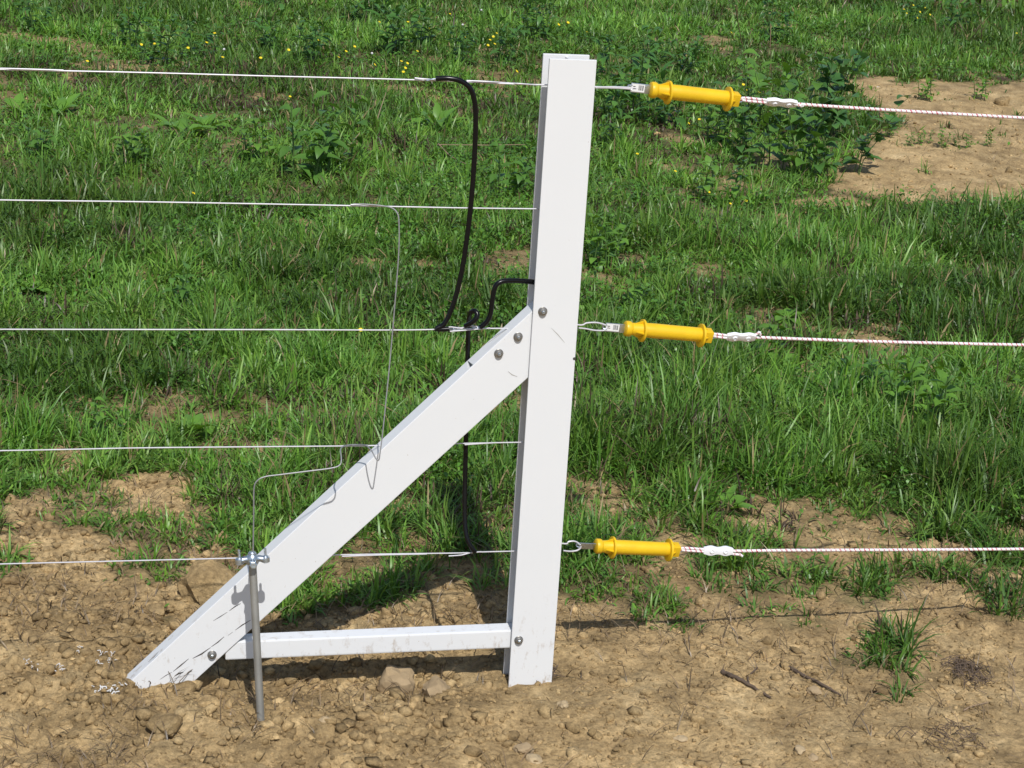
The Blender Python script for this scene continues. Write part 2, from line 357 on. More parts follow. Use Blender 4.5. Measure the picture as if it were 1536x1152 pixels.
def lush(px, py):
    v = np.zeros_like(px)
    for cx, cy, rx, ry, a in LUSH: v += a*np.exp(-(((px-cx)/rx)**2+((py-cy)/ry)**2))
    return v
def blades(x, y, L, wd, az, lean, tintc, z=None, curl=1.0):
    n = len(x); z = height(x, y) if z is None else z
    t = np.array([0, 0.35, 0.70, 1.0])
    dx, dy = np.cos(az), np.sin(az)
    V = np.zeros((n, 7, 3))
    a0 = lean*0.35; a1 = lean*(1+0.9*curl)
    px = np.zeros(n); pz = np.zeros(n); k = 0; prev = 0
    fa = az+np.pi/2+rng.normal(0, 0.5, n)          # facing of the blade's width
    wx, wy = np.cos(fa), np.sin(fa)
    for i, ti in enumerate(t):
        if i:
            a = a0+(a1-a0)*(ti+prev)/2
            px = px+np.sin(a)*L*(ti-prev); pz = pz+np.cos(a)*L*(ti-prev)
        prev = ti
        hw = wd*0.5*(0.8, 1.0, 0.72, 0)[i]
        cxx, cyy, czz = x+dx*px, y+dy*px, z-0.004+pz
        if i < 3:
            V[:, k] = np.stack([cxx-wx*hw, cyy-wy*hw, czz], 1); V[:, k+1] = np.stack([cxx+wx*hw, cyy+wy*hw, czz], 1); k += 2
        else: V[:, 6] = np.stack([cxx, cyy, czz], 1)
    b = np.arange(n)[:, None]*7
    Qs = np.concatenate([b+np.array([[0, 1, 3, 2]]), b+np.array([[2, 3, 5, 4]])]); Ts = b+np.array([[4, 5, 6]])
    C = np.repeat(tintc[:, None, :], 7, 1)
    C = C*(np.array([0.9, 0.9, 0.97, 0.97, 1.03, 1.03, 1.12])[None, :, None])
    return V.reshape(-1, 3), Qs, Ts, C.reshape(-1, 3)
PAL = np.array([[0.090, 0.215, 0.026], [0.066, 0.180, 0.030], [0.130, 0.250, 0.034], [0.050, 0.150, 0.034], [0.155, 0.260, 0.055], [0.076, 0.185, 0.050]])
THATCH = [(330,128,230,10),(430,160,170,12),(590,172,130,12),(740,165,110,22),(960,205,60,26),(640,232,120,10),(180,135,90,10),(1230,312,110,14),(1050,335,90,10),(700,400,60,14),(1300,505,60,10),(1150,800,120,18)]
def thatch(px, py, x, y):
    v = np.zeros_like(px)
    for cx, cy, rx, ry in THATCH: v = np.maximum(v, np.exp(-(((px-cx)/rx)**2+((py-cy)/ry)**2)**1.5))
    return np.clip(v*0.75*sstep(0.38, 0.58, fbm(x*6, y*6, 171, 3))*1.3+0.35*sstep(0.60, 0.72, fbm(x*4, y*4, 175, 3)), 0, 0.9)
def grass_zone(nt_, d0, d1, per, wid, hgt, half=17.5):
    """tufts of blades; per = blades in a tuft"""
    x, y, d = scatter(nt_, d0, d1, half)
    den = density(x, y); keep = rng.random(nt_) < den**1.2; x, y, d, den = x[keep], y[keep], d[keep], den[keep]
    px, py = proj(x, y); nT = len(x)
    lv = 0.55*fbm(x*2.2, y*2.2, 81, 3)+0.45*fbm(x*8, y*8, 83, 2); lv2 = fbm(x*7, y*7, 91, 2)
    th = hgt*(0.55+0.95*sstep(0.3, 0.7, lv)+lush(px, py))*(0.65+0.7*rng.random(nT))*(0.5+0.5*den)
    base = PAL[rng.integers(0, len(PAL), nT)]*(0.55)+0.45*(PAL[0]*(1-lv2[:, None])*1.1+PAL[4]*lv2[:, None]*1.0)
    big = fbm(x*1.1+3, y*1.1, 181, 3); base = base*(0.72+0.62*sstep(0.35, 0.65, big))[:, None]*(0.75+0.5*rng.random((nT, 1)))
    base = base*np.where(d > 9, 1.0, 0.90)[:, None]*np.array([[1.03, 1.0, 0.86]]); tc_ = thatch(px, py, x, y)  # distant grass kept lighter: haze put into the blade colour
    th0 = 1-0.35*tc_
    th = th*th0; cnt = np.maximum(2, rng.poisson(per*rng.uniform(0.4, 1.7, nT))); tot = cnt.sum(); ti = np.repeat(np.arange(nT), cnt)
    az = rng.random(tot)*2*np.pi; rad = np.abs(rng.normal(0, 0.012*(1+0.06*d[ti]), tot))
    bx = x[ti]+np.cos(az)*rad; by = y[ti]+np.sin(az)*rad
    az2 = az+rng.normal(0, 0.7, tot)
    L = th[ti]*(0.45+0.75*rng.random(tot)); lean = np.abs(rng.normal(0.72, 0.42, tot))
    flat = rng.random(tot) < 0.30; lean = np.where(flat, lean+0.55, lean); lean = np.minimum(lean, 1.6)
    wd = wid*(0.55+0.8*rng.random(tot))*(1+0.10*np.maximum(0, d[ti]-4))
    C = base[ti]*(0.8+0.4*rng.random((tot, 1)))
    br = rng.random(tot) < tc_[ti]*0.8; C[br] = np.array([0.095, 0.066, 0.042])*(0.5+1.0*rng.random((br.sum(), 1)))
    dry = rng.random(tot) < 0.05
    C[dry] = np.array([0.30, 0.23, 0.11])*(0.6+0.6*rng.random((dry.sum(), 1)))
    zz = height(x, y)[ti]
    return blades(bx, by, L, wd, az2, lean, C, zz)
parts = [grass_zone(14400, 3.0, 4.9, 9, 0.0044, 0.088, 21), grass_zone(27500, 4.8, 7.6, 8, 0.0046, 0.088, 22),
         grass_zone(59000, 7.5, 16.5, 7, 0.0044, 0.092, 23), grass_zone(14000, 16.3, 34, 7, 0.011, 0.15, 24)]
def merge(parts):
    Vs, Qs, Ts, Cs, o = [], [], [], [], 0
    for v, q, t, c in parts:
        Vs.append(v); Qs.append(q+o); Ts.append(t+o); Cs.append(c); o += len(v)
    return np.concatenate(Vs), np.concatenate(Qs), np.concatenate(Ts), np.concatenate(Cs)
Vg, Qg, Tg, Cg = merge(parts)
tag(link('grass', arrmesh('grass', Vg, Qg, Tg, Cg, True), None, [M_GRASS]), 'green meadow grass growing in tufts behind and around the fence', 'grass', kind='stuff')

# low leafy ground cover between the blades
def cover(n, d0, d1, size):
    x, y, d = scatter(n, d0, d1)
    pch = sstep(0.50, 0.62, fbm(x*1.9+7, y*1.9, 101, 3))
    keep = rng.random(n) < density(x, y)**1.5*(0.25+0.75*pch); x, y, d, pch = x[keep], y[keep], d[keep], pch[keep]
    n = len(x); z = height(x, y)+0.008+rng.random(n)*0.05*(0.5+pch)
    az = rng.random(n)*2*np.pi; til = rng.normal(0, 0.45, n)
    s = size*(0.5+rng.random(n))*(1+0.06*(d-4)); e = 0.45+0.3*rng.random(n)
    ux, uy, uz = np.cos(az)*np.cos(til), np.sin(az)*np.cos(til), np.sin(til)
    vx, vy = -np.sin(az), np.cos(az)
    P = np.stack([x, y, z], 1); U = np.stack([ux, uy, uz], 1)*s[:, None]; W = np.stack([vx, vy, rng.normal(0, 0.25, n)], 1)*(s*e)[:, None]*0.5
    V = np.stack([P, P+U*0.35-W*0.9, P+U*0.35+W*0.9, P+U*0.75-W*0.8, P+U*0.75+W*0.8, P+U*1.0-np.array([0, 0, 1])*0.1*s[:, None]], 1)
    V[:, 1:5, 2] += (0.12*s)[:, None]
    b = np.arange(n)[:, None]*6
    Qs = b+np.array([[1, 2, 4, 3]]); Ts = np.concatenate([b+np.array([[0, 2, 1]]), b+np.array([[3, 4, 5]])])
    C = np.array([[0.082, 0.200, 0.024]])*(0.65+0.7*rng.random((n, 1)))*np.array([1, 1, 1])
    yl = rng.random(n) < 0.25; C[yl] = C[yl]*np.array([1.35, 1.15, 1.0])
    return V.reshape(-1, 3), Qs, Ts, np.repeat(C[:, None, :], 6, 1).reshape(-1, 3)
Vc, Qc, Tc, Cc = merge([cover(36000, 3.3, 5.6, 0.011), cover(44000, 5.5, 9, 0.0135), cover(50000, 8.9, 16, 0.016)])
tag(link('ground_cover', arrmesh('ground_cover', Vc, Qc, Tc, Cc, True), None, [M_LEAF]), 'low green leafy ground cover between the grass blades', 'ground cover', kind='stuff')

# dry litter: straw and dead blades lying on the soil
def litter(n, d0, d1):
    x, y, d = scatter(n, d0, d1)
    dn = density(x, y); pt = fbm(x*3, y*3, 131, 3)
    keep = rng.random(n) < (0.15+0.85*sstep(0.45, 0.62, pt))*(0.5+0.5*dn); x, y, d, dn = x[keep], y[keep], d[keep], dn[keep]
    n = len(x); C = np.array([[0.23, 0.165, 0.095]])*(0.35+1.0*rng.random((n, 1)))
    return blades(x, y, 0.02+0.06*rng.random(n)**2, 0.0014+0.0014*rng.random(n), rng.random(n)*6.28, 1.15+0.3*rng.random(n), C, None, 0.2)
Vl, Ql, Tl, Cl = merge([litter(30000, 2.9, 5.2), litter(16000, 5.2, 12)])
tag(link('dry_litter', arrmesh('dry_litter', Vl, Ql, Tl, Cl), None, [M_GRASS]), 'dry straw and dead grass bits strewn over soil and turf', 'litter', kind='stuff')

# ------------------------------------------------------------------ stones and crumbs
def ico(sub):
    bm = bmesh.new(); bmesh.ops.create_icosphere(bm, subdivisions=sub, radius=1)
    V = np.array([v.co[:] for v in bm.verts]); T = np.array([[v.index for v in f.verts] for f in bm.faces]); bm.free(); return V, T
V1, T1 = ico(1); V2, T2 = ico(3)
def crumbs(n, d0, d1, smin, smax, half=16, even=False):
    x, y, d = scatter(n, d0, d1, half); dn = density(x, y)
    cl = sstep(0.42, 0.62, fbm(x*5, y*5, 151, 3)); side = 0.16+0.84*(1-sstep(-0.25, 0.2, x))
    keep = rng.random(n) < (1-dn)**2*(1.0 if even else (0.12+0.88*cl)*side); x, y = x[keep], y[keep]; n = len(x)
    s = smin+(smax-smin)*rng.random(n)**5.0
    z = height(x, y)+s*0.25
    S = s[:, None]*(0.7+0.6*rng.random((n, 3)))*np.array([1, 1, 0.75])
    D = np.clip(1+rng.normal(0, 0.27, (n, len(V1))), 0.5, 1.5)
    an = rng.random(n)*6.28; ca, sa = np.cos(an)[:, None], np.sin(an)[:, None]
    P = V1[None]*S[:, None, :]*D[..., None]
    X = P[..., 0]*ca-P[..., 1]*sa; Y = P[..., 0]*sa+P[..., 1]*ca
    V = np.stack([X+x[:, None], Y+y[:, None], P[..., 2]+z[:, None]], -1)
    T = (T1[None]+np.arange(n)[:, None, None]*len(V1)).reshape(-1, 3)
    tg = np.zeros((n, len(V1), 3)); tg[..., 1] = np.clip(rng.normal(0.52, 0.20, (n, 1)), 0.1, 1)
    return V.reshape(-1, 3), T, n*len(V1), tg.reshape(-1, 3)
vs, ts, tg, o = [], [], [], 0
for a in ((30000, 2.8, 4.6, 0.0013, 0.015), (9000, 4.5, 11, 0.002, 0.02), (42000, 2.8, 4.8, 0.0010, 0.0055, 16, True), (16000, 4.8, 12, 0.002, 0.010, 16, True)):
    v, t, k, g_ = crumbs(*a); tg.append(g_); vs.append(v); ts.append(t+o); o += k
tag(link('soil_crumbs', arrmesh('soil_crumbs', np.concatenate(vs), np.zeros((0, 4)), np.concatenate(ts), np.concatenate(tg), False), None, [M_SOIL]),
    'loose crumbs and small clods of tan soil on the bare ground', 'soil', kind='stuff')

def stone(px, py, rpx, label, name='stone', cat='stone', flat=0.65, mat=None, sink=0.3, group=None, asp=1.0):
    p = gpz(px, py); dist = (p-Vector(CAM)).length; r = rpx*dist/F
    k = rng.random(3)*20; q = V2.copy()
    n = (fbm(q[:, 0]*1.1+k[0]+q[:, 2], q[:, 1]*1.1+k[1]-q[:, 2]*0.7, int(k[2]), 3)-0.5)
    # chop with a few planes for facets
    for _ in range(9):
        a = rng.normal(size=3); a /= np.linalg.norm(a); lim = (0.5 if rpx < 40 else 0.64)+0.3*rng.random()
        dd = q@a; over = np.maximum(dd-lim, 0); q = q-a[None]*over[:, None]*0.85
    n2 = (fbm(q[:, 0]*3.1+k[1]+q[:, 2]*1.3, q[:, 1]*3.1+k[0]-q[:, 2]*1.7, 9, 3)-0.5); q = q*(1+n*0.75+n2*0.35)[:, None]*np.array([r*asp, r*(0.8+0.3*rng.random()), r*flat])
    an = rng.random()*0.8-0.4; q = np.stack([q[:, 0]*math.cos(an)-q[:, 1]*math.sin(an), q[:, 0]*math.sin(an)+q[:, 1]*math.cos(an), q[:, 2]], 1)
    me = arrmesh(name, q, np.zeros((0, 4)), T2, np.tile([0, float(np.clip(rng.normal(0.55, 0.17), 0.2, 1)), 0], (len(q), 1)), True); me.set_sharp_from_angle(angle=math.radians(28))
    o = link(name, me, None, [M_SOIL if name == 'clod' or rpx > 40 else (mat or M_ROCK)]); o.location = (p.x, p.y+r*0.4, p.z+r*flat*(0.12 if name == 'clod' else 0.32)); return tag(o, label, cat, group)

# ------------------------------------------------------------------ the braced end post (bolted together: one thing)
post = empty('braced_end_post', (0, 0.03, 0), 'tall white vinyl fence end post with bolted diagonal brace and low rail', 'fence post')
ZT = at(858, 89).z; XL, XR = -0.0427, 0.0427
ID = Matrix.Identity(4)
bm = bmesh.new(); add_box(bm, ID, (XL, 0.0, -0.12), (XR, 0.006, ZT), 0.0012)
bmobj('front_flange', bm, M_VINYL, post, False)
bm = bmesh.new(); add_box(bm, ID, (XL-0.0005, 0.052, -0.12), (XR-0.001, 0.058, ZT+0.001), 0.0012)
bmobj('rear_flange', bm, M_VINYL, post, False)
bm = bmesh.new(); add_box(bm, ID, (-0.003, 0.0062, -0.12), (0.003, 0.0518, ZT-0.003), 0.0)
bmobj('web', bm, M_VINYL, post, False)
# diagonal brace
YB = 0.0085
A, B, Cc_, D = at(801, 464, YB), at(796, 563, YB), at(276, 1036, YB), at(199, 1019, YB)
du = (A-D).normalized(); dl = (B-Cc_).normalized()
A2 = A+du*((-0.0035-A.x)/du.x); B2 = B+dl*((-0.0035-B.x)/dl.x)
C2, D2 = Cc_-dl*0.035, D-du*0.03
bm = bmesh.new(); add_prism(bm, [A2, B2, C2, D2], (0, 1, 0), 0.0425, 0.0015)
brace = bmobj('diagonal_brace', bm, M_VINYL, post, False)
# the little triangular cut in its upper edge
cut = bmesh.new(); tn = du.cross(Vector((0, 1, 0))).normalized()
if tn.z < 0: tn = -tn
def on_top(px, py):
    d = Vector(ray(px, py)); c = Vector(CAM); return c+d*((A-c).dot(tn)/d.dot(tn))
add_prism(cut, [on_top(*q)+tn*0.004 for q in ((701, 540.5), (710, 547), (700.5, 554.5))], -tn, 0.02)
cme = bpy.data.meshes.new('cut'); bmesh.ops.recalc_face_normals(cut, faces=cut.faces); cut.to_mesh(cme); cut.free()
cob = bpy.data.objects.new('cut', cme); col.objects.link(cob); cob.location = brace.location
cob.location = Vector((0, 0, 0)); bpy.context.view_layer.update()
md = brace.modifiers.new('b', 'BOOLEAN'); md.operation = 'DIFFERENCE'; md.object = cob; md.solver = 'EXACT'
bpy.context.view_layer.update()
nm = bpy.data.meshes.new_from_object(brace.evaluated_get(bpy.context.evaluated_depsgraph_get()))
brace.modifiers.clear()
if len(nm.vertices) > 20: brace.data = nm
bpy.data.objects.remove(cob)
# low rail
ra, rb, rc, rd = at(330, 990.5, 0.012), at(770, 971.5, 0.012), at(770, 945.0, 0.012), at(330, 963.5, 0.012)
bm = bmesh.new()
xl, xr = at(338, 985, 0.012).x, -0.0035
zl0, zl1, zr0, zr1 = 0.0735, 0.1085, 0.0800, 0.1180
zl0 = ra.z; zr0 = rb.z; zl1 = rd.z; zr1 = rc.z
add_prism(bm, [(xl, 0.012, zl0), (xr, 0.012, zr0), (xr, 0.012, zr1), (xl, 0.012, zl1)], (0, 1, 0), 0.036, 0.003)
bmobj('rail', bm, M_VINYL, post, False)
# bolts with washers
def bolt(px, py, Y, r=0.0078):
    p = at(px, py, Y); M = frame(p, (0, -1, 0))
    bm = bmesh.new(); add_lathe(bm, M, [(-0.004, r*1.12), (0.0012, r*1.12), (0.0016, r*1.05), (0.0016, r*0.98), (0.0045, r*0.95), (0.0062, r*0.78), (0.0070, r*0.5)], 20)
    b = bmobj('bolt', bm, M_STEEL, post, ang=25)
    bm = bmesh.new(); add_lathe(bm, M, [(0.006, r*0.45), (0.0082, r*0.42), (0.0090, r*0.3)], 6); bmobj('bolt_tip', bm, M_ZINC, b, ang=20)
    return b
for a in ((814, 467, 0), (777, 505, YB), (748, 530, YB), (778, 960, 0), (318, 982, YB)): bolt(*a)
# scuffs and scratches, a dark disc painted as the shade inside a drilled hole
def mark(name, pts, Y, wpx, mat):
    P = [at(x, y, Y) for x, y in pts]; n = len(P); bm = bmesh.new(); L, R = [], []
    w_ = wpx*3.6/F/2
    for i, p in enumerate(P):
        t = (P[min(i+1, n-1)]-P[max(i-1, 0)]).normalized(); q = Vector((-t.z, 0, t.x)); f = (0.25 if i in (0, n-1) else random.uniform(0.6, 1.2))
        L.append(bm.verts.new(p+q*w_*f+Vector((0, -0.0004, 0)))); R.append(bm.verts.new(p-q*w_*f+Vector((0, -0.0004, 0))))
    for i in range(n-1): bm.faces.new((L[i], L[i+1], R[i+1], R[i]))
    return bmobj(name, bm, mat, post, False)
for pts, wq in (([(320, 931), (330, 925), (341, 918)], 1.5), ([(344, 916), (352, 910), (361, 905)], 2.4), ([(289, 987.5), (302, 981), (316, 971)], 2.4),
               ([(317, 970), (327, 963), (336, 955)], 2.6), ([(342, 953), (349, 948)], 1.8), ([(353, 945), (364, 937), (376, 930)], 2.0), ([(260, 1007), (271, 998), (283, 988)], 2.4),
               ([(240, 1019), (249, 1013), (258, 1008)], 1.6), ([(222, 993), (231, 985), (238, 977)], 1.2), ([(262, 1014), (268, 1010), (275, 1008)], 4.5), ([(280, 1011), (288, 1006)], 3.5)):
    mark('scuff_mark', pts, YB, wq, M_SCUFF)
mark('scratch', [(827, 492), (837, 502), (847, 514)], 0.0, 1.1, M_SCR); mark('scratch', [(762, 557), (768, 562), (776, 565)], YB, 1.8, M_SCR)
mark('scratch', [(731, 515), (745, 505), (760, 494)], YB, 1.2, M_SCR)
bm = bmesh.new(); add_lathe(bm, frame(at(861.5, 538, 0), (0, -1, 0)), [(-0.002, 0.0028), (0.0004, 0.0028)], 14); bmobj('hole_shade_disc', bm, M_HOLE_SHADE, post, False)

# ------------------------------------------------------------------ fence wires
WY = 0.030
WG = 'white fence wires strung to the end post'
def wire(pts, label, Y=WY, last=None):
    P = [at(x, y, Y) for x, y in pts]; P[-1].x = -0.0025
    d = (P[0]-P[min(2, len(P)-1)]).normalized(); P = [P[0]+d*2.2, P[0]+d*0.8]+P
    bm = bmesh.new(); add_tube(bm, catmull(P, 6), 0.00128, 8)
    o = bmobj('fence_wire', bm, M_WIRE); return tag(o, label, 'wire', WG)
w1 = wire([(0, 104), (200, 108.5), (400, 114), (560, 118), (660, 121), (720, 123.5), (760, 125.5), (785, 126.5), (818, 127)], 'topmost of the five white wires running left from the end post')
w2 = wire([(0, 300), (200, 302.5), (400, 306), (600, 310), (700, 312), (800, 313)], 'second wire from the top, with a thin grey wire hanging from it')
w3 = wire([(0, 494), (200, 494.3), (400, 494.5), (600, 495), (700, 493), (820, 492)], 'middle wire of the five, joined to the black cables')
w4 = wire([(0, 676), (200, 672), (400, 670), (550, 668.5), (700, 665), (790, 663)], 'fourth wire from the top, passing through the middle of the brace')
w5 = wire([(0, 846), (200, 841), (357, 837), (520, 832), (690, 829.5), (720, 828), (775, 826.5)], 'lowest of the five wires, behind the ground rod clamp')
def tails(parent, pts, r=0.0013):
    tube('wire_tail', [at(x, y, Y) for x, y, Y in pts], r, M_WIRE, parent, 8, 6)
def sleeve(parent, px, py, Y, ln=0.012, r=0.0042, mat=None, d=(1, 0, 0)):
    bm = bmesh.new(); M = frame(at(px, py, Y), d)
    add_lathe(bm, M, [(-ln/2, r*0.75), (-ln/2+0.001, r), (-0.001, r*0.92), (0, r*0.8), (0.001, r*0.92), (ln/2-0.001, r), (ln/2, r*0.75)], 14); return bmobj('crimp_sleeve', bm, mat or M_ZINC, parent)
tails(w1, [(622, 117, .026), (638, 118.5, .025), (652, 119, .026), (664, 117, .02)]); sleeve(w1, 641, 119.8, .028, 0.010, 0.0028)
tails(w1, [(700, 121, .03), (735, 122.5, .026), (760, 124.5, .033), (780, 125.5, .027), (806, 127.5, .03)])
tails(w1, [(0, 102.5, .030), (40, 103.6, .028), (95, 105.3, .030)])
tails(w2, [(526, 307, .026), (545, 306.8, .025), (560, 308, .026), (578, 309.5, .024)]); sleeve(w2, 557, 308.5, .028, 0.007, 0.0026)
sleeve(w3, 684, 493.5, .029, 0.014, 0.0042); sleeve(w3, 715, 492, .029, 0.018, 0.0036)
tails(w3, [(664, 494, .026), (675, 490.5, .026), (690, 492, .024), (705, 489, .024), (716, 490, .024)]); tails(w3, [(675, 497, .026), (695, 495.5, .024), (735, 492, .027)])
tails(w5, [(673, 834, .028), (692, 832.5, .025), (706, 829, .027), (722, 827.5, .03)]); tails(w5, [(513, 834.5, .03), (570, 832.5, .027), (640, 831, .03)])
tails(w4, [(697, 667, .026), (720, 665.5, .026), (745, 664, .03)])

# ------------------------------------------------------------------ black insulated cables
RC = 0.0046
def cable(pts, label, r=RC):
    o = tube('jumper_cable', [at(*p) for p in pts], r, M_BLACK, None, 14, 10); return tag(o, label, 'cable', 'black jumper cables')
cA = cable([(654, 118, .022), (672, 117.5, .018), (690, 121, .016), (704, 131, .016), (711, 148, .018), (713.5, 175, .020), (712, 230, .022), (707, 300, .022), (700, 360, .022),
       (692, 410, .022), (682, 450, .022), (672, 476, .022), (664, 488, .022), (655, 492.5, .022)], 'long black cable hanging from the top wire to the middle wire')
tube('cable_end', [at(652, 493, .022), at(662, 494, .022), at(673, 493.5, .022)], RC*0.98, M_BLACK, cA, 12, 4)
tube('bare_core', [at(640, 121, .024), at(648, 119, .022), at(656, 118.2, .022)], 0.0016, M_ZINC, cA, 8, 4)
cB = cable([(808, 424, .03), (795, 422.5, .03), (775, 421, .026), (757, 421.5, .022), (746, 426, .02), (741, 436, .02), (738, 455, .02), (736, 470, .02), (732, 480, .02), (726, 487, .021), (720, 491, .022)],
           'short black cable curving from the post hole down to the middle wire')
cC = cable([(698, 489, .024), (706, 485, .016), (713, 479, .012), (716, 472, .014), (712, 466.5, .02), (706, 469, .03), (703.5, 478, .042), (702.5, 495, .052), (701.5, 530, .060), (700, 600, .062),
       (698, 700, .056), (697, 750, .046), (697.5, 785, .036), (701, 808, .026), (707, 821, .022), (713, 828, .022)], 'black cable running behind the brace from middle to lowest wire')

# ------------------------------------------------------------------ thin grey wires
jw = tube('jumper_wire', [at(*p) for p in [(530, 306, .026), (550, 306.5, .024), (572, 308.5, .022), (588, 312, .016), (596, 320, .010), (598.5, 335, .006), (598, 380, .0), (592, 460, -.01), (585, 540, -.02),
     (575, 640, -.042), (570, 680, -.052), (568, 690, -.054), (564, 688, -.052), (558, 677, -.042), (550, 669, -.016), (541, 667, .008), (530, 668, .022), (518, 669.5, .026)]], 0.00125, M_THIN, None, 8, 10)
tag(jw, 'thin grey wire dropping from the second wire to a hook on the fourth', 'wire')
gw = tube('ground_wire', [at(*p) for p in [(552, 668, .026), (530, 667, .024), (517, 669, .004), (511, 674, -.04), (512, 688, -.062), (510, 697, -.068), (498, 702, -.070), (460, 707, -.072), (420, 712, -.075), (398, 715, -.077), (386, 721, -.078),
     (381, 733, -.078), (380.5, 770, -.078), (379.5, 835, -.077)]], 0.0013, M_THIN, None, 8, 10)
tag(gw, 'thin grey lead bent from the fourth wire down to the ground rod', 'wire')

# ------------------------------------------------------------------ ground rod and clamp
pb = gpz(391, 1076); pt = at(378.5, 838, -0.078)
ax = (pt-pb).normalized()
rod = tube('ground_rod', [pb-ax*0.15, pb, pb+(pt-pb)*0.5, pt+ax*0.004], 0.0071, M_GALV, None, 20, 4)
tag(rod, 'galvanised steel ground rod with a clamp on top, leaning in front of the brace', 'ground rod')
MC = frame(pt, ax, (0, -1, 0))          # local x up the rod, z toward the camera, y sideways
cl = bmesh.new()
add_lathe(cl, MC, [(-0.011, 0.0095), (-0.008, 0.0115), (0.004, 0.0115), (0.007, 0.0095)], 18)
def rotm(axis): 
    return MC @ Matrix.Rotation(axis, 4, 'X')
side = (MC @ Vector((0, 1, 0, 0))) if False else (MC.to_3x3() @ Vector((0, 1, 0)))
toward = MC.to_3x3() @ Vector((0, 0, 1))
for s in (-1, 1):
    P = [pt+side*s*0.006, pt+side*s*0.012+toward*0.002, pt+side*s*0.018+toward*0.003-ax*0.001, pt+side*s*0.024+toward*0.003-ax*0.002]
    add_tube(cl, catmull(P, 4), 0.006, 14, True, None)
    add_lathe(cl, frame(pt+side*s*0.0235-ax*0.009+toward*0.003, ax, toward), [(0, 0.004), (0.002, 0.0075), (0.010, 0.0078), (0.013, 0.0055)], 14)
add_tube(cl, [pt+toward*0.008-ax*0.004, pt+toward*0.018-ax*0.006, pt+toward*0.022-ax*0.007], 0.0065, 14)
clamp = bmobj('clamp', cl, M_ZINC, rod)
for s in (-1, 1):
    bm = bmesh.new(); add_lathe(bm, frame(pt+side*s*0.0235+ax*0.003+toward*0.003, ax, toward), [(0, 0.0024), (0.015, 0.0024), (0.016, 0.0016)], 12); bmobj('clamp_bolt', bm, M_ZINC, clamp)
bm = bmesh.new(); add_lathe(bm, frame(pt+toward*0.021-ax*0.007, toward, ax), [(0, 0.0072), (0.005, 0.0072), (0.006, 0.0055)], 6); bmobj('clamp_nut', bm, M_ZINC, clamp, ang=20)
bm = bmesh.new(); add_lathe(bm, frame(pt+ax*0.006, ax, toward), [(0, 0.0075), (0.004, 0.0078), (0.007, 0.0058)], 14); bmobj('rod_tip', bm, M_ZINC, rod)

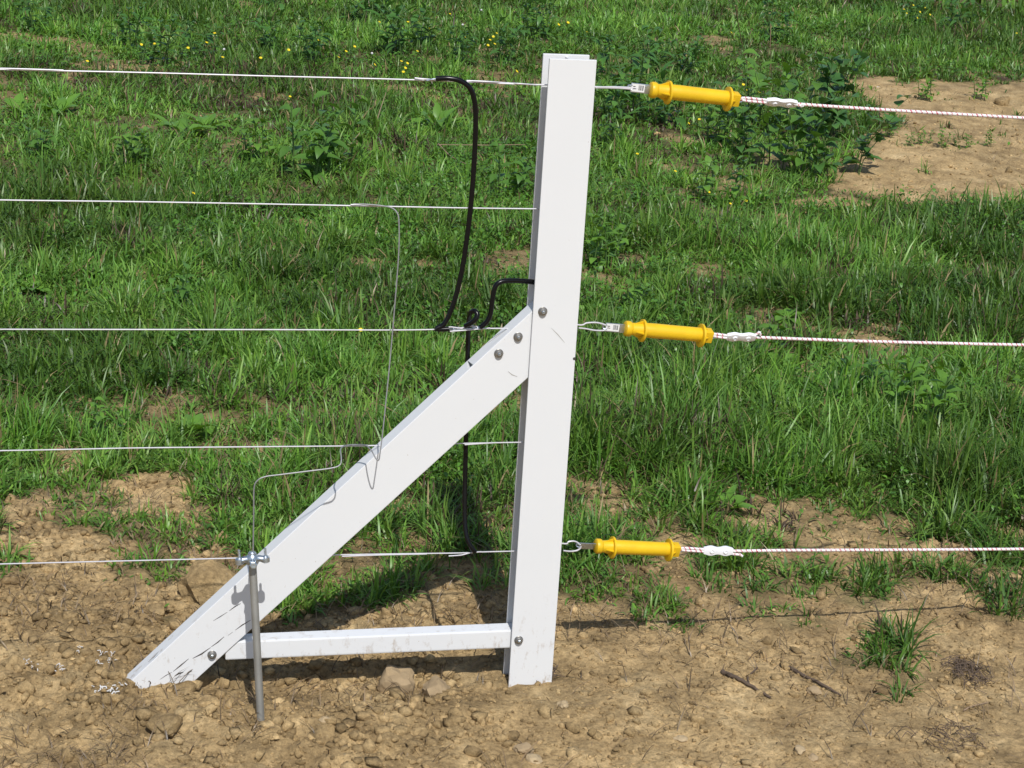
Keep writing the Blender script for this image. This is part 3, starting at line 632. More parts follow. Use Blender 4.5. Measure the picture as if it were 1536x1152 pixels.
# ------------------------------------------------------------------ gate handles, loops and ropes
def loop_wire(pts, label):
    P = [Vector(p) for p in pts]; bm = bmesh.new(); add_tube(bm, catmull(P, 8), 0.0016, 8)
    return tag(bmobj('anchor_loop', bm, M_WIRE), label, 'wire', 'wire loops on the right side of the post')
def gate_handle(L, R, tip, sticker, label, hkroll=0.0):
    """L, R: world ends of the yellow body; tip: where the hook plate catches"""
    ln = (R-L).length; d = (R-L).normalized(); M = frame(L, d)
    root = empty('gate_handle', L, label, 'gate handle', 'yellow spring gate handles')
    bm = bmesh.new(); k = ln
    add_lathe(bm, M, [(0, 0.0110), (0.0015, 0.0138), (0.004, 0.0147), (0.010, 0.0147), (0.0125, 0.0135), (0.014, 0.0118), (0.030, 0.0122), (0.040, 0.0138), (0.06, 0.0142),
                      (k*0.5, 0.0138), (k*0.86, 0.0136), (k*0.885, 0.0130), (k*0.90, 0.010)], 32)
    body = bmobj('grip', bm, M_YEL, root)
    for f, r in ((0.205, 0.0215), (0.880, 0.0225)):
        bm = bmesh.new(); x = k*f; add_lathe(bm, M @ Matrix.Translation((0, 0, -0.0015)), [(x-0.0022, r*0.9), (x-0.0018, r), (x+0.0018, r), (x+0.0026, r*0.9)], 36); bmobj('flange', bm, M_YEL, root)
    bm = bmesh.new(); add_box(bm, M @ Matrix.Rotation(0.25, 4, 'X'), (k*0.885, -0.0100, -0.0112), (k, 0.0100, 0.0112), 0.0012); bmobj('end_block', bm, M_YEL, root)
    for a in (0.2, 1.77, 3.34, 4.91):           # triangular ribs behind the flanges
        Mr = M @ Matrix.Rotation(a, 4, 'X')
        for x0, x1 in ((k*0.205, k*0.205-0.019), (k*0.880, k*0.880+0.012)):
            bm = bmesh.new(); vs = [Mr @ Vector(q) for q in ((x0, 0, 0.010), (x0, 0, 0.0195), (x1, 0, 0.0112))]
            nrm = (Mr.to_3x3() @ Vector((0, 1, 0))); add_prism(bm, [v-nrm*0.001 for v in vs], nrm, 0.002)
            bmobj('rib', bm, M_YEL, root, False)
    # hook plate
    hl = (L-tip).length; Mh = frame(tip, d) @ Matrix.Rotation(hkroll, 4, 'X')
    bm = bmesh.new(); add_box(bm, Mh, (0.0, -0.0009, -0.0085), (hl+0.004, 0.0009, 0.0085), 0.0006)
    hk = bmobj('hook_plate', bm, M_ZINC, root)
    bm = bmesh.new(); add_tube(bm, catmull([Mh @ Vector(q) for q in ((0.003, -0.001, -0.004), (-0.003, 0.002, -0.003), (-0.004, 0.002, 0.003), (0.003, -0.001, 0.004))], 5), 0.0016, 8); bmobj('hook_lip', bm, M_ZINC, hk)
    if sticker:
        bm = bmesh.new(); add_box(bm, Mh, (0.001, -0.0013, -0.0066), (hl*0.72, -0.0010, 0.0072)); st = bmobj('sticker', bm, M_STICK, hk, False)
        bm = bmesh.new(); x = hl*0.40; random.seed(3)
        while x < hl*0.66:
            w_ = random.uniform(0.0004, 0.0013); add_box(bm, Mh, (x, -0.0017, -0.0035), (x+w_, -0.0014, 0.0055)); x += w_+random.uniform(0.0006, 0.0013)
        add_box(bm, Mh, (0.004, -0.0017, 0.002), (0.0085, -0.0014, 0.0032)); add_box(bm, Mh, (0.004, -0.0017, -0.0015), (0.0095, -0.0014, -0.0005))
        bmobj('barcode', bm, M_INK, st, False)
    bm = bmesh.new(); add_tube(bm, catmull([M @ Vector(q) for q in ((k-0.004, 0, 0.005), (k+0.006, 0, 0.004), (k+0.009, 0, 0), (k+0.006, 0, -0.004), (k-0.004, 0, -0.005))], 5), 0.0014, 8); bmobj('eye_wire', bm, M_ZINC, root)
    return root
def rope_mesh(bm, pts, r, pitch=0.0108, step=0.0022):
    """a braided rope: rings along the path, red tracer faces by helix"""
    P = catmull(pts, 6) if len(pts) > 2 else list(pts)
    # resample
    out = [P[0]]; acc = 0
    for a, b in zip(P, P[1:]):
        L = (b-a).length
        if L < 1e-9: continue
        t = step-acc
        while t <= L: out.append(a.lerp(b, t/L)); t += step
        acc = L-(t-step)
    seg = 10; prev = None; t = (out[1]-out[0]).normalized(); nx = t.orthogonal().normalized(); nx = (Vector((0, 0, 1))-t*t.z).normalized()
    for i, p in enumerate(out):
        t = (out[min(i+1, len(out)-1)]-out[max(i-1, 0)]).normalized(); nx = (nx-t*nx.dot(t)).normalized(); ny = t.cross(nx)
        s = i*step; ring = []
        for k in range(seg):
            a = 2*math.pi*k/seg; q = 1+0.13*math.sin(3*a+2*math.pi*s/pitch*2)
            ring.append(bm.verts.new(p+(nx*math.cos(a)+ny*math.sin(a))*r*q))
        if prev:
            for k in range(seg):
                f = bm.faces.new((prev[k], prev[(k+1) % seg], ring[(k+1) % seg], ring[k]))
                ph = (k/seg - s/pitch) % 1.0
                f.material_index = 1 if ph < 0.22 else 0
        else: bm.faces.new(ring[::-1])
        prev = ring
    bm.faces.new(prev)
def connector(root, L, R, roll, wid=0.0098, th=0.0075):
    ln = (R-L).length; M = frame(L, R-L) @ Matrix.Rotation(roll, 4, 'X'); top, N = [], 22
    for i in range(N+1):
        u = i/N; lobe = 0.72+0.28*math.sin(2*math.pi*(u*2-0.02))**2 if 0.0 < u < 1 else 0.5
        lobe = 0.70+0.30*(0.5-0.5*math.cos(4*math.pi*u)); 
        if i in (0, N): lobe = 0.62
        top.append((u*ln, wid*lobe))
    poly = [M @ Vector((x, -th/2, z)) for x, z in top]+[M @ Vector((x, -th/2, -z)) for x, z in reversed(top)]
    bm = bmesh.new(); add_prism(bm, poly, M.to_3x3() @ Vector((0, 1, 0)), th, 0.0012)
    c = bmobj('rope_clamp', bm, M_WPL, root, ang=50)
    for u in (0.27, 0.73):
        bm = bmesh.new(); add_lathe(bm, frame(M @ Vector((u*ln, -th/2+0.0005, 0)), M.to_3x3() @ Vector((0, -1, 0)), (1, 0, 0.2)), [(0, 0.0050), (0.0022, 0.0048), (0.0030, 0.0038), (0.0030, 0.0028), (0.0016, 0.0024)], 18); bmobj('boss', bm, M_WPL, c)
    return c
def gate_rope(eye, cL, cR, pts, label, roll, tail):
    far = pts[-1]; d = (pts[-1]-pts[-2]).normalized()
    P = [cL.lerp(cR, 0.1)]+[cR]+pts+[far+d*2.0]
    up = Vector((0, 0, 0.0024))
    root = empty('gate_rope', eye, label, 'rope', 'red and white gate ropes')
    bm = bmesh.new(); rope_mesh(bm, P, 0.0030); bmobj('rope', bm, [M_ROPE, M_RED], root)
    bm = bmesh.new(); rope_mesh(bm, [cL.lerp(cR, 0.3)+up, cL+up, eye.lerp(cL, 0.15)+up, eye-(cL-eye).normalized()*0.002, eye.lerp(cL, 0.15)-up, cL-up, cL.lerp(cR, 0.3)-up], 0.0026)
    bmobj('rope_eye', bm, [M_ROPE, M_RED], root)
    bm = bmesh.new(); rope_mesh(bm, tail, 0.0026); bmobj('rope_tail', bm, [M_ROPE, M_RED], root)
    connector(root, cL, cR, roll)
    return root
# upper
gate_handle(ag(974.5, 134.5), ag(1107.5, 149), ag(946, 131), True, 'yellow gate handle highest on the post, hooked to a straight wire')
l1 = loop_wire([Vector((0.003, 0.03, at(880, 129).z)), ag(893, 130.2), ag(920, 130.5), ag(945, 131.5), ag(955, 132.5), ag(948, 133.5), ag(925, 132), ag(893, 131.5)], 'straight doubled wire between post and the highest yellow handle')
gate_rope(ag(1113, 148.5), ag(1149, 152), ag(1195, 156), [ag(1260, 160.5), ag(1340, 165.5), ag(1440, 171.5), ag(1536, 177)], 'highest red-flecked white rope running right from a yellow handle', 0.8,
          [ag(1190, 156, -.003), ag(1199, 158, -.004), ag(1204, 159.5, -.004), ag(1202, 156.5, -.005)])
# middle
gate_handle(ag(936.5, 492.5), ag(1067, 503.5), ag(908, 490.5), True, 'yellow gate handle at mid height of the post, hooked to a wire loop')
loop_wire([Vector((0.003, 0.03, at(868, 487).z)), ag(869, 487.5), ag(880, 484.5), ag(895, 484), ag(908, 487.5), ag(912, 491), ag(906, 495.5), ag(892, 495.5), ag(878, 493), ag(868, 492)], 'slim wire loop right of the post at mid height')
gate_rope(ag(1070, 502.5), ag(1090, 505), ag(1133, 506), [ag(1200, 508.5), ag(1300, 512), ag(1420, 515), ag(1536, 517.5)], 'middle red-flecked white rope running right from a yellow handle', 0.55,
          [ag(1130, 504, -.003), ag(1137, 500, -.004), ag(1139, 498, -.005), ag(1141, 503, -.004)])
# lower
gate_handle(ag(892.5, 819), ag(1018, 824.5), ag(868, 818.5), False, 'yellow gate handle nearest the ground, hooked to a round wire loop', 0.5)
loop_wire([Vector((0.003, 0.03, at(845, 816).z)), ag(846, 815.5), ag(853, 812.5), ag(862, 812), ag(869, 816), ag(871, 821), ag(866, 825.5), ag(856, 827), ag(845, 826)], 'round wire loop right of the post near the ground')
gate_rope(ag(1022, 823.5), ag(1055, 825.5), ag(1099, 826.5), [ag(1180, 825.5), ag(1300, 825), ag(1420, 824.5), ag(1536, 823.5)], 'lowest red-flecked white rope running right from a yellow handle', 0.0,
          [ag(1095, 830, 0), ag(1103, 831.5, 0), ag(1110, 832, 0), ag(1114, 834.5, 0)])

# ------------------------------------------------------------------ stones
SG = 'stones and clods lying on the bare soil'
for a in [(595,1038,29,'large angular tan stone under the low rail, left of the post','stone','stone',1.05,M_ROCK2),
          (655,1044,25,'rounded tan boulder beside the angular stone under the rail','stone','stone',0.85,M_ROCK2),
          (318,905,52,'big half-buried tan boulder behind the lower end of the brace','stone','stone',0.75,M_ROCK),
          (232,921,16,'brown clod just left of the half-buried boulder','clod','clod',0.8,M_ROCK2),
          (278,1040,17,'tan clod leaning against the foot of the brace','clod','clod',0.9,M_ROCK),
          (488,1084,11,'small pale round stone in front of the rod and the rail','stone','stone',0.75,M_ROCK),
          (788,1130,18,'brown stone at the bottom edge below the post','stone','stone',0.6,M_ROCK2),
          (802,1142,14,'pale stone touching the brown stone at the bottom edge','stone','stone',0.6,M_ROCK),
          (93,1102,24,'flat tan clod in the lower left corner','clod','clod',0.5,M_ROCK),
          (248,1094,30,'wide flat tan clod left of the ground rod','clod','clod',0.5,M_ROCK),
          (311,1060,19,'tan clod between the brace foot and the ground rod','clod','clod',0.6,M_ROCK),
          (95,705,18,'upright tan clod in the grass at the left edge under the fourth wire','clod','clod',1.0,M_ROCK),
          (180,738,14,'tan clod right of the upright one, behind the lowest wire','clod','clod',1.0,M_ROCK),
          (203,774,11,'small round tan clod beneath the pair of clods in the left grass','clod','clod',0.9,M_ROCK),
          (1221,1041,13,'smooth grey brown stone touching a twig on the right soil','stone','stone',0.6,M_ROCK2),
          (1201,1131,12,'smooth pale stone at the bottom edge right of the twigs','stone','stone',0.75,M_ROCK),
          (1220,1140,9,'little brown stone right of the smooth pale stone','stone','stone',0.6,M_ROCK2),
          (192,1028,12,'brown clod left of the foot of the brace','clod','clod',0.8,M_ROCK2),
          (8,1120,20,'tan clod cut by the left edge near the bottom','clod','clod',0.8,M_ROCK),
          (193,1062,16,'dark brown clod below the foot of the brace','clod','clod',0.7,M_ROCK2),
          (515,1118,13,'low tan clod below the small pale round stone','clod','clod',0.5,M_ROCK),
          (1021,1112,10,'low tan stone on smooth soil right of the post foot','stone','stone',0.5,M_ROCK),
          (845,1060,9,'tan pebble in front of the right side of the post foot','stone','stone',0.6,M_ROCK),
          (1507,157,13,'pale tan clod on the far bare earth at the right edge','clod','clod',0.9,M_ROCK),
          (1176,327,9,'tan clod at the near edge of the far bare earth','clod','clod',0.8,M_ROCK),
          (1102,753,11,'tan clod in the lush grass above the lowest rope','clod','clod',0.7,M_ROCK)]:
    px, py, r_, lab, nm_, ct, fl, mt = a
    stone(px, py, r_, lab, nm_, ct, fl, mt, 0.3, SG)
cnt = 0
while cnt < 90:                                     # loose small clods, none of which the photo tells apart
    px, py = random.uniform(-80, 1600), random.uniform(900, 1170)
    if px > 840 and random.random() < 0.88: continue
    g = gp(px, py)
    if density(np.array([g.x]), np.array([g.y]))[0] > 0.35: continue
    stone(px, py, random.uniform(3.5, 9.5) if px < 840 else random.uniform(3, 6.5), 'small tan clod among many on the bare soil in the foreground', 'clod', 'clod', random.uniform(0.55, 0.85), random.choice((M_ROCK, M_ROCK, M_ROCK2)), 0.3, 'small clods on the foreground soil')
    cnt += 1

# ------------------------------------------------------------------ twigs, stalks, shavings
def twig(pts, r0, label, side=None, mat=None, name='twig', cat='twig', zoff=0.004, group='twigs on the soil', zs=None):
    P = []
    for i, (x, y) in enumerate(pts):
        p = gpz(x, y) if zs is None else gp(x, y, zs[i]); P.append(p+Vector((0, 0, zoff if zs is None else 0)))
    C = catmull(P, 6); n = len(C); C = [c+Vector((random.gauss(0, r0*0.18), random.gauss(0, r0*0.18), random.gauss(0, r0*0.12))) for c in C]
    rad = [r0*(1-0.45*i/(n-1))*random.uniform(0.85, 1.15) for i in range(n)]
    o = tube(name, C, r0, mat or M_BARK, None, 8, 0, rad); tag(o, label, cat, group)
    if side:
        S = [gpz(x, y)+Vector((0, 0, zoff)) for x, y in side]; S[0].z += 0.001
        tube('side_shoot', S, r0*0.4, mat or M_BARK, o, 6, 4)
    return o
twig([(1083,1009),(1105,1020),(1128,1032),(1155,1049)], 0.0046, 'dark forked twig lying on the soil right of the post', [(1123,1028),(1122,1018),(1136,1004)])
twig([(1173,998),(1200,1013),(1230,1028),(1261,1046)], 0.0040, 'paler straight twig running past a brown stone')
twig([(1092,800),(1108,812),(1122,822),(1140,836)], 0.0085, 'thick broken stick in the grass edge behind the lowest rope', zoff=0.008)
twig([(1445,1068),(1458,1062),(1482,1056)], 0.0016, 'thin pale root curl on the soil at lower right', mat=M_STRAW)
DS = 'dry stalks in the meadow'
twig([(557,207),(568,172),(579,139)], 0.0028, 'long reddish dry stalk leaning left of the black cable', None, M_STRAW, 'dry_stalk', 'stalk', 0, DS, (.02, .10, .17))
twig([(511,235),(526,216),(540,199)], 0.0028, 'short reddish dry stalk low beneath the leaning one', None, M_STRAW, 'dry_stalk', 'stalk', 0, DS, (.03, .07, .1))
twig([(660,217),(720,217.5),(788,217)], 0.0020, 'straight pale dry stalk lying level left of the post', None, M_STRAW, 'dry_stalk', 'stalk', 0, DS, (.10, .12, .12))
twig([(657,215),(676,234),(699,246)], 0.0024, 'kinked grey dry stalk beside the black cable', None, M_STRAW, 'dry_stalk', 'stalk', 0, DS, (.10, .09, .08))
twig([(1103,8),(1112,60),(1126,122)], 0.0030, 'tall thin grey stalk above the highest rope', None, M_STRAW, 'dry_stalk', 'stalk', 0, DS, (.52, .3, .03))
twig([(1156,36),(1156,80),(1158,128)], 0.0026, 'upright thin stalk right of the tall grey one', None, M_STRAW, 'dry_stalk', 'stalk', 0, DS, (.42, .25, .05))
twig([(1310,131),(1345,131.5),(1382,132)], 0.0040, 'pale dry stick lying on the far bare earth', None, M_FLAKE, 'dry_stalk', 'stalk', 0, DS, (.01, .012, .015))
twig([(1185,213),(1193,193),(1200,172)], 0.0026, 'reddish dry stalk rising through the shrub', None, M_STRAW, 'dry_stalk', 'stalk', 0, DS, (.12, .2, .28))

def shaving(px, py, k):
    root_p = gpz(px, py); bm = bmesh.new()
    k *= 0.72
    for q in range(random.randint(3, 5)):
        a = random.uniform(0, 6.28); L = random.uniform(0.004, 0.011)*k; c = root_p+Vector((random.uniform(-.009, .009), random.uniform(-.008, .008), 0.003+random.uniform(0, .006)))
        P = [c, c+Vector((math.cos(a)*L*.5, math.sin(a)*L*.5, random.uniform(0, .005))), c+Vector((math.cos(a+.9)*L, math.sin(a+.9)*L, random.uniform(-.002, .004)))]
        add_tube(bm, catmull(P, 3), 0.0011*k, 5)
    o = bmobj('vinyl_shaving', bm, M_FLAKE, None, False); return tag(o, 'white curl of vinyl shavings on the soil left of the brace foot', 'shaving', 'white vinyl shavings by the brace foot')
for a in [(148,1036,1.1),(160,1040,1.5),(172,1041,1.4),(168,1034,1.2),(183,1031,1.1),(90,1008,1.2),(94,1004,1.0),(42,996,1),(52,1006,.9),(112,982,1),(118,976,.9),(150,986,1),(168,984,1.1),(170,996,.9),(148,1000,.9),(205,1033,.9),(215,1030,.8)]: shaving(*a)

# ------------------------------------------------------------------ weeds with broad leaves
class LeafBag:
    def __init__(s): s.V, s.Q, s.C, s.n = [], [], [], 0
    def leaf(s, base, az, el, L, W, droop, c, roll=0.0):
        """one pointed leaf: 6 stations x 3 verts, folded along the midrib"""
        u = np.array([0, .18, .4, .62, .82, 1.0]); wv = np.array([.10, .62, 1.0, .86, .48, .03])*W/2
        d = np.array([math.cos(az), math.sin(az)]); sd = np.array([-d[1], d[0]])
        p = np.array(base, float); prev = 0; a = el; rows = []
        for i in range(6):
            if i:
                a = el-droop*u[i]; st = L*(u[i]-prev); p = p+np.array([d[0]*math.cos(a)*st, d[1]*math.cos(a)*st, math.sin(a)*st])
            prev = u[i]; cr, sr = math.cos(roll), math.sin(roll); wob = random.gauss(0, 0.06)*W
            e = np.array([sd[0]*cr, sd[1]*cr, sr])*wv[i]; lift = np.array([0, 0, wv[i]*0.35+wob*0.3])
            rows += [p-e+lift, p, p+e+lift]
        s.V += rows
        for i in range(5):
            o = s.n+i*3; s.Q += [(o, o+1, o+4, o+3), (o+1, o+2, o+5, o+4)]
        k = 0.85+0.3*random.random(); s.C += [np.array(c)*k]*18; s.n += 18
    def mesh(s, name): return arrmesh(name, np.array(s.V), np.array(s.Q), None, np.array(s.C), True)
BRIGHT, MID, DARK = (0.125, 0.265, 0.036), (0.090, 0.205, 0.034), (0.070, 0.175, 0.036)
def stems_mesh(name, lines, r):
    bm = bmesh.new()
    for P in lines: add_tube(bm, P, r, 5, True, [r*(1-0.5*i/(len(P)-1)) for i in range(len(P))])
    me = bpy.data.meshes.new(name); bm.to_mesh(me); bm.free(); me.materials.append(M_STEM); return me
def rosette(n, L, W, c, up=0.9):
    b = LeafBag(); st = []
    for i in range(n):
        az = i*2.4+random.uniform(-.4, .4); el = random.uniform(0.35, 1.2)*up; pet = random.uniform(0.15, 0.4)*L
        e = Vector((math.cos(az)*math.cos(el)*pet, math.sin(az)*math.cos(el)*pet, math.sin(el)*pet)); st.append([Vector((0, 0, -0.01)), e*0.5, e])
        b.leaf(e, az, el, L*random.uniform(0.7, 1.15), W*random.uniform(0.75, 1.2), random.uniform(0.4, 1.3), c, random.uniform(-.3, .3))
    f = b.mesh('foliage'); f.materials.append(M_LEAF); return f, stems_mesh('stem', st, 0.0014)
def tallweed(ns, H, L, W, c, lv=13, spread=0.35):
    b = LeafBag(); st = []
    for s in range(ns):
        az0 = random.uniform(0, 6.28); lean = random.uniform(0.05, spread); h = H*random.uniform(0.65, 1.1); o = Vector((random.uniform(-.04, .04), random.uniform(-.04, .04), -0.01))*(1 if ns > 1 else 0)
        P = [o+Vector((math.cos(az0)*math.sin(lean*t)*h*t, math.sin(az0)*math.sin(lean*t)*h*t, h*t)) for t in (0, .25, .5, .75, 1.0)]; st.append(P)
        for i in range(lv):
            t = 0.12+0.88*(i+0.5)/lv; k = min(3, int(t*4)); p = P[k].lerp(P[k+1], t*4-k)
            b.leaf(p, i*2.4+random.uniform(-.5, .5), random.uniform(0.1, 0.9)+0.3*t, L*random.uniform(0.6, 1.1)*(1.1-0.35*t), W*random.uniform(0.8, 1.2), random.uniform(0.5, 1.5), c, random.uniform(-.35, .35))
    f = b.mesh('foliage'); f.materials.append(M_LEAF); return f, stems_mesh('stem', st, 0.0022)
random.seed(21)
PROTO = {'dock': [rosette(11, .085, .034, BRIGHT) for _ in range(3)], 'clover': [rosette(22, .035, .022, BRIGHT, .7) for _ in range(2)],
         'mid': [tallweed(4, .15, .055, .020, c_, 9) for c_ in (MID, BRIGHT, (.12, .25, .036))], 'tall': [tallweed(3, .30, .085, .020, DARK, 16) for _ in range(3)],
         'darkc': [tallweed(5, .17, .078, .018, DARK, 9, .7) for _ in range(3)],
         'shrub': [tallweed(n_, .32, .082, .046, c_, 9, sp_) for n_, c_, sp_ in ((5, MID, .6), (4, (.075, .18, .04), .8), (3, (.10, .22, .035), .55), (6, (.06, .15, .04), .7))]}
NAMES = {'dock': ('broad_leaf_weed', 'weed'), 'clover': ('clover_clump', 'clover'), 'mid': ('leafy_weed', 'weed'), 'tall': ('tall_weed', 'weed'), 'darkc': ('dark_weed', 'weed'), 'shrub': ('leafy_shrub', 'shrub')}
GR = {'dock': 'bright broad leaved weeds in the meadow', 'clover': 'bright clumps of clover', 'mid': 'green leafy weeds in the meadow', 'tall': 'tall dark weeds in the far meadow', 'darkc': 'low dark weeds in the meadow', 'shrub': 'leafy shrubs by the bare earth'}
def weed(kind, px, py, s, label):
    p = gpz(px, py); f, st = random.choice(PROTO[kind]); nm_, ct = NAMES[kind]
    r = empty(nm_, p, label, ct, GR[kind]); r.rotation_euler.z = random.uniform(0, 6.28); s *= random.uniform(.82, 1.25) if kind in ('shrub', 'darkc', 'mid') else 1; s *= {'dock': 1.2, 'clover': 1.3, 'mid': 1.25, 'tall': 1.15, 'darkc': 1.12, 'shrub': 1.2}[kind]; r.scale = (s, s, s*random.uniform(.9, 1.1))
    for n_, m_ in (('foliage', f), ('stem', st)):
        o = bpy.data.objects.new(n_, m_); col.objects.link(o); o.parent = r
for a in [
 ('dock',272,205,1.25,'bright broad-leaved weed under the top wire at left'), ('dock',310,196,1.1,'bright broad-leaved weed just right of the one under the top wire'),
 ('dock',92,172,1.1,'bright broad-leaved weed near the left edge below the top wire'), ('dock',25,170,1.0,'bright broad-leaved weed cut close to the left edge'),
 ('dock',655,196,1.3,'bright broad-leaved weed left of the long black cable'), ('dock',560,168,.9,'small bright weed left of the reddish leaning stalk'),
 ('dock',480,215,1.1,'broad-leaved weed midway between the top and second wires'), ('mid',470,270,1.5,'dark leafy weed just above the second wire'),
 ('mid',500,255,1.4,'leafy weed right of the dark one above the second wire'), ('dock',290,655,.75,'bright upright weed above the fourth wire at left'),
 ('clover',150,420,1.5,'bright clover clump beneath the second wire at left'), ('clover',180,410,1.1,'small clover clump right of the large one at left'), ('clover',50,440,1.4,'bright clover clump near the left edge above the middle wire'),
 ('clover',20,425,1.2,'clover clump at the left edge above the middle wire'), ('mid',275,470,1.0,'low leafy weed above the middle wire at left'),
 ('darkc',538,40,1.5,'bushy dark weed at the top edge left of the cable'), ('darkc',565,30,1.2,'dark weed right of the bushy one at the top edge'), ('darkc',600,82,1.6,'spreading dark weed above the start of the black cable'),
 ('darkc',640,72,1.4,'dark weed behind the cable end on the top wire'), ('darkc',690,96,1.4,'dark weed above the bend of the black cable'), ('tall',795,62,1.3,'tall dark weed at top left of the post'),
 ('tall',815,60,1.1,'tall dark weed just behind the post top'), ('darkc',750,95,1.5,'dark weed with yellow flowers left of the post top'), ('darkc',190,78,1.2,'dark weed clump at upper left above the top wire'),
 ('darkc',235,98,1.2,'dark weed touching the top wire at upper left'), ('darkc',300,90,1.4,'spreading dark weed above the top wire amid yellow flowers'), ('darkc',410,84,1.1,'small dark weed above the top wire'), ('darkc',468,98,1.5,'spreading dark weed on the top wire'),
 ('darkc',200,18,1.1,'dark weed at the top edge, upper left'), ('darkc',400,14,1.2,'dark weed at the top edge left of centre'), ('darkc',60,48,1.3,'dark weed in the upper left corner'), ('darkc',40,30,1.0,'small dark weed in the upper left corner'),
 ('darkc',930,140,1.6,'dark weed right behind the highest hook plate'), ('darkc',912,185,1.5,'dark weed right of the post top'), ('darkc',975,110,1.4,'dark weed above the highest yellow handle'), ('darkc',1030,115,1.5,'dark weed behind the highest yellow handle'),
 ('darkc',1000,190,1.3,'dark weed below the highest yellow handle'), ('mid',940,175,1.5,'green weed below the highest hook plate'), ('mid',920,225,1.3,'green weed right of the post under the dark one'),
 ('shrub',1120,235,1.0,'leafy shrub at the left of the row by the bare earth'), ('shrub',1160,255,1.05,'leafy shrub second from the left of the row'), ('shrub',1200,262,1.1,'leafy shrub in the middle of the row'),
 ('shrub',1240,268,1.15,'leafy shrub second from the right of the row'), ('shrub',1280,258,1.0,'outermost leafy shrub reaching over the bare earth'), ('shrub',1180,205,1.0,'leafy shrub behind the middle of the row'),
 ('shrub',1240,205,1.0,'leafy shrub behind the row next to the bare earth'), ('mid',1080,215,1.6,'green weed left of the shrub row'), ('mid',1140,190,1.6,'green weed under the white clamp of the highest rope'),
 ('mid',1345,640,0.95,'lush leafy weed in the thick grass at right'), ('mid',1290,610,0.95,'lush leafy weed left of the thick grass at right'), ('mid',1385,660,1.0,'lush leafy weed right of the others in the thick grass'), ('dock',1400,610,.8,'broad-leaved weed in the thick grass at right'),
 ('dock',1310,590,.7,'small broad-leaved weed under the middle rope at right'), ('clover',1180,480,1.2,'clover clump above the middle rope'), ('mid',1150,560,1.1,'leafy weed beneath the middle rope'), ('mid',950,470,.9,'low leafy weed above the middle handle'),
 ('mid',900,400,1.2,'leafy weed right of the post between the upper handles'), ('mid',1080,310,1.2,'leafy weed by the yellow flowers right of the post'), ('mid',770,300,1.4,'leafy weed behind the left side of the post'),
 ('darkc',1165,62,1.2,'dark weed beside the upright thin stalk'), ('darkc',1370,40,1.4,'dark weed with yellow flowers at the upper right'), ('darkc',1440,50,1.4,'dark weed in the upper right meadow'), ('tall',1310,28,.8,'slim dark weed at the top edge right'),
 ('mid',1385,150,.8,'small green weed on the far bare earth'), ('mid',1468,148,1.0,'greyish weed on the far bare earth at right'), ('mid',1330,205,.7,'low weed where the bare earth starts'), ('dock',1085,770,.7,'broad-leaved weed above the lowest rope clamp'),
 ('mid',60,240,1.2,'green weed at left between top and second wires'), ('mid',200,250,1.1,'green weed above the second wire at left'), ('mid',380,245,1.3,'green weed between the first two wires left of centre'), ('mid',160,660,.6,'leafy weed on the fourth wire at left')]: weed(*a)
# seedlings on the bare earth
for i, (px, py) in enumerate([(1415,221),(1378,218),(1433,219),(1451,221),(1481,218),(1363,218),(1390,214)]):
    weed('mid', px, py, 0.38, 'tiny seedling in the row sprouting on the far bare earth')

# flowers
def flower_meshes(kind):
    bm = bmesh.new()
    if kind == 'puff': bmesh.ops.create_icosphere(bm, subdivisions=2, radius=0.014)
    else:
        for k in range(9):
            a = k*2*math.pi/9; t = Matrix.Rotation(a, 4, 'Z')
            vs = [bm.verts.new(t @ Vector(q)) for q in ((0.001, 0, 0), (0.007, -0.0034, 0.002), (0.0125, -0.002, 0.0035), (0.0125, 0.002, 0.0035), (0.007, 0.0034, 0.002))]; bm.faces.new(vs)
        bmesh.ops.create_icosphere(bm, subdivisions=1, radius=0.0045)
    me = bpy.data.meshes.new('flower_head'); bm.to_mesh(me); bm.free(); me.materials.append(M_PUFF if kind == 'puff' else M_PETAL)
    return me
FH = flower_meshes('y'); FP = flower_meshes('puff'); ST = stems_mesh('stem', [[Vector((0, 0, -0.16)), Vector((0.004, 0, -0.08)), Vector((0, 0, 0))]], 0.0013)
def flower(px, py, s, label, group, puff=False, h=None):
    h = h or (0.15 if py < 140 else 0.10)
    p = gp(px, py, h); d = (p-Vector(CAM)).normalized(); r = empty('seed_head' if puff else 'yellow_flower', Vector((p.x, p.y, hz(p.x, p.y))), label, 'seed head' if puff else 'flower', group)
    o = bpy.data.objects.new('stem', ST); col.objects.link(o); o.parent = r; o.location = (0, 0, h-r.location.z)
    o = bpy.data.objects.new('puff' if puff else 'flower_head', FP if puff else FH); col.objects.link(o); o.parent = r; o.location = (0, 0, h-r.location.z); s *= 0.62; o.scale = (s, s, s)
    o.rotation_euler = (random.uniform(0.25, 0.8), random.uniform(-.3, .3), random.uniform(0, 1))
for (px, py) in [(212,67),(322,50),(310,64),(334,86),(255,55),(232,66),(282,72),(131,92),(433,75),(478,61),(391,87)]: flower(px, py, 1.15, 'small yellow flower in the far grass at upper left, above the top wire', 'yellow flowers at upper left')
for (px, py) in [(508,86),(569,33),(644,43),(628,31),(612,33),(626,77),(620,30),(675,21),(532,70),(519,77),(562,97),(611,95),(605,108),(608,102),(602,92),(735,60),(740,55),(742,66),(697,56),(732,68),(745,50)]: flower(px, py, 1.1, 'small yellow flower among dark weeds above the top wire near the cable', 'yellow flowers above the cable')
for (px, py) in [(775,107),(838,37),(880,48),(852,34)]: flower(px, py, 1.3, 'small yellow flower beside the top of the post', 'yellow flowers by the post top')
for (px, py) in [(1115,127),(1119,135),(1143,133),(1139,139)]: flower(px, py, 1.15, 'small yellow flower in the cluster right of the highest yellow handle', 'yellow flowers by the highest handle')
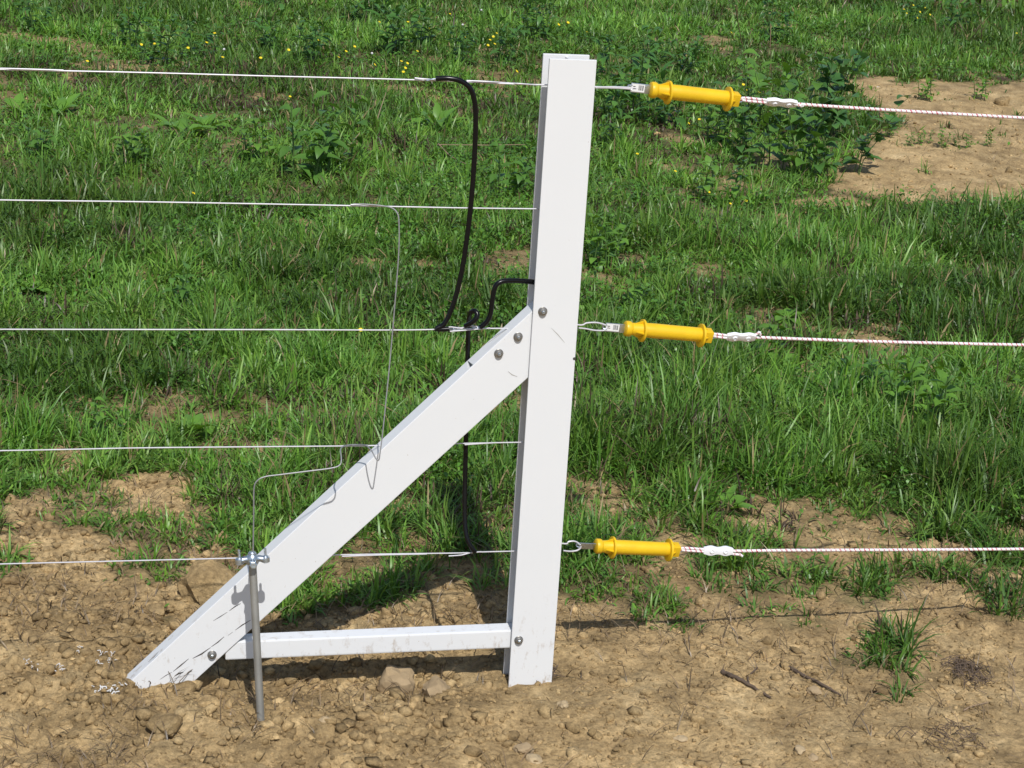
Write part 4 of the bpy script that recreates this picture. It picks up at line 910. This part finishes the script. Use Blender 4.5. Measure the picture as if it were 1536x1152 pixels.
for (px, py) in [(1097,49),(1350,10),(1360,20),(1380,18),(1395,22),(1370,8),(1356,14),(1388,12),(1525,50),(1376,27),(1402,16)]: flower(px, py, 1.0, 'tiny yellow flower in the far meadow at upper right', 'yellow flowers at upper right')
for px, py, lab in [(1033,185,'small yellow flower just under the highest handle, left of its twin'),(1049,179,'yellow flower just under the highest handle, right of its twin'),(956,231,'lone yellow flower right of the post below the highest hook'),
     (1013,257,'lone yellow flower midway between the post and the shrubs'),(1063,288,'yellow flower left of the pair below the shrubs'),(1096,306,'yellow flower below the shrub row on a pale leaf'),(1119,301,'yellow flower right of its neighbour below the shrub row'),
     (290,290,'lone yellow flower just above the second wire at left'),(435,145,'lone yellow flower below the top wire left of centre'),(541,495,'yellow flower right behind the middle wire')]:
    flower(px, py, 0.95, lab, 'scattered yellow flowers', False, 0.08)
for px, py in [(336,74),(558,80),(694,37),(722,15)]: flower(px, py, 0.8, 'pale round seed head in the far grass above the top wire', 'pale seed heads', True)

# tangles of dead roots on the soil
def tangle(px, py, rx, ry, n, label):
    p = gpz(px, py); sx, sy = rx*3.9/F, ry*3.9/F*2.4; bm = bmesh.new()
    for _ in range(n):
        a = random.uniform(0, 6.28); q = math.sqrt(random.random()); x0, y0 = p.x+math.cos(a)*q*sx, p.y+math.sin(a)*q*sy; b = random.uniform(0, 6.28); L = random.uniform(.015, .045); z0 = p.z+0.002+0.012*(1-q)
        add_tube(bm, catmull([Vector((x0, y0, z0)), Vector((x0+math.cos(b)*L*.5, y0+math.sin(b)*L*.5, z0+random.uniform(.002, .014))), Vector((x0+math.cos(b+.8)*L, y0+math.sin(b+.8)*L, z0+random.uniform(-.004, .008)))], 3), 0.0008, 3, False)
    tag(bmobj('root_tangle', bm, M_BARK), label, 'dead roots', 'tangles of dead roots')
random.seed(5)
tangle(1452,1012,20,18,90,'dark brown tangle of dead roots on the right soil'); tangle(1425,1105,60,16,45,'sparse flat mat of dead roots near the lower right corner')
tangle(815,1012,16,8,60,'little tangle of dry roots against the right foot of the post'); tangle(1503,120,12,22,90,'dark tuft of dead stems at the edge of the far bare earth')
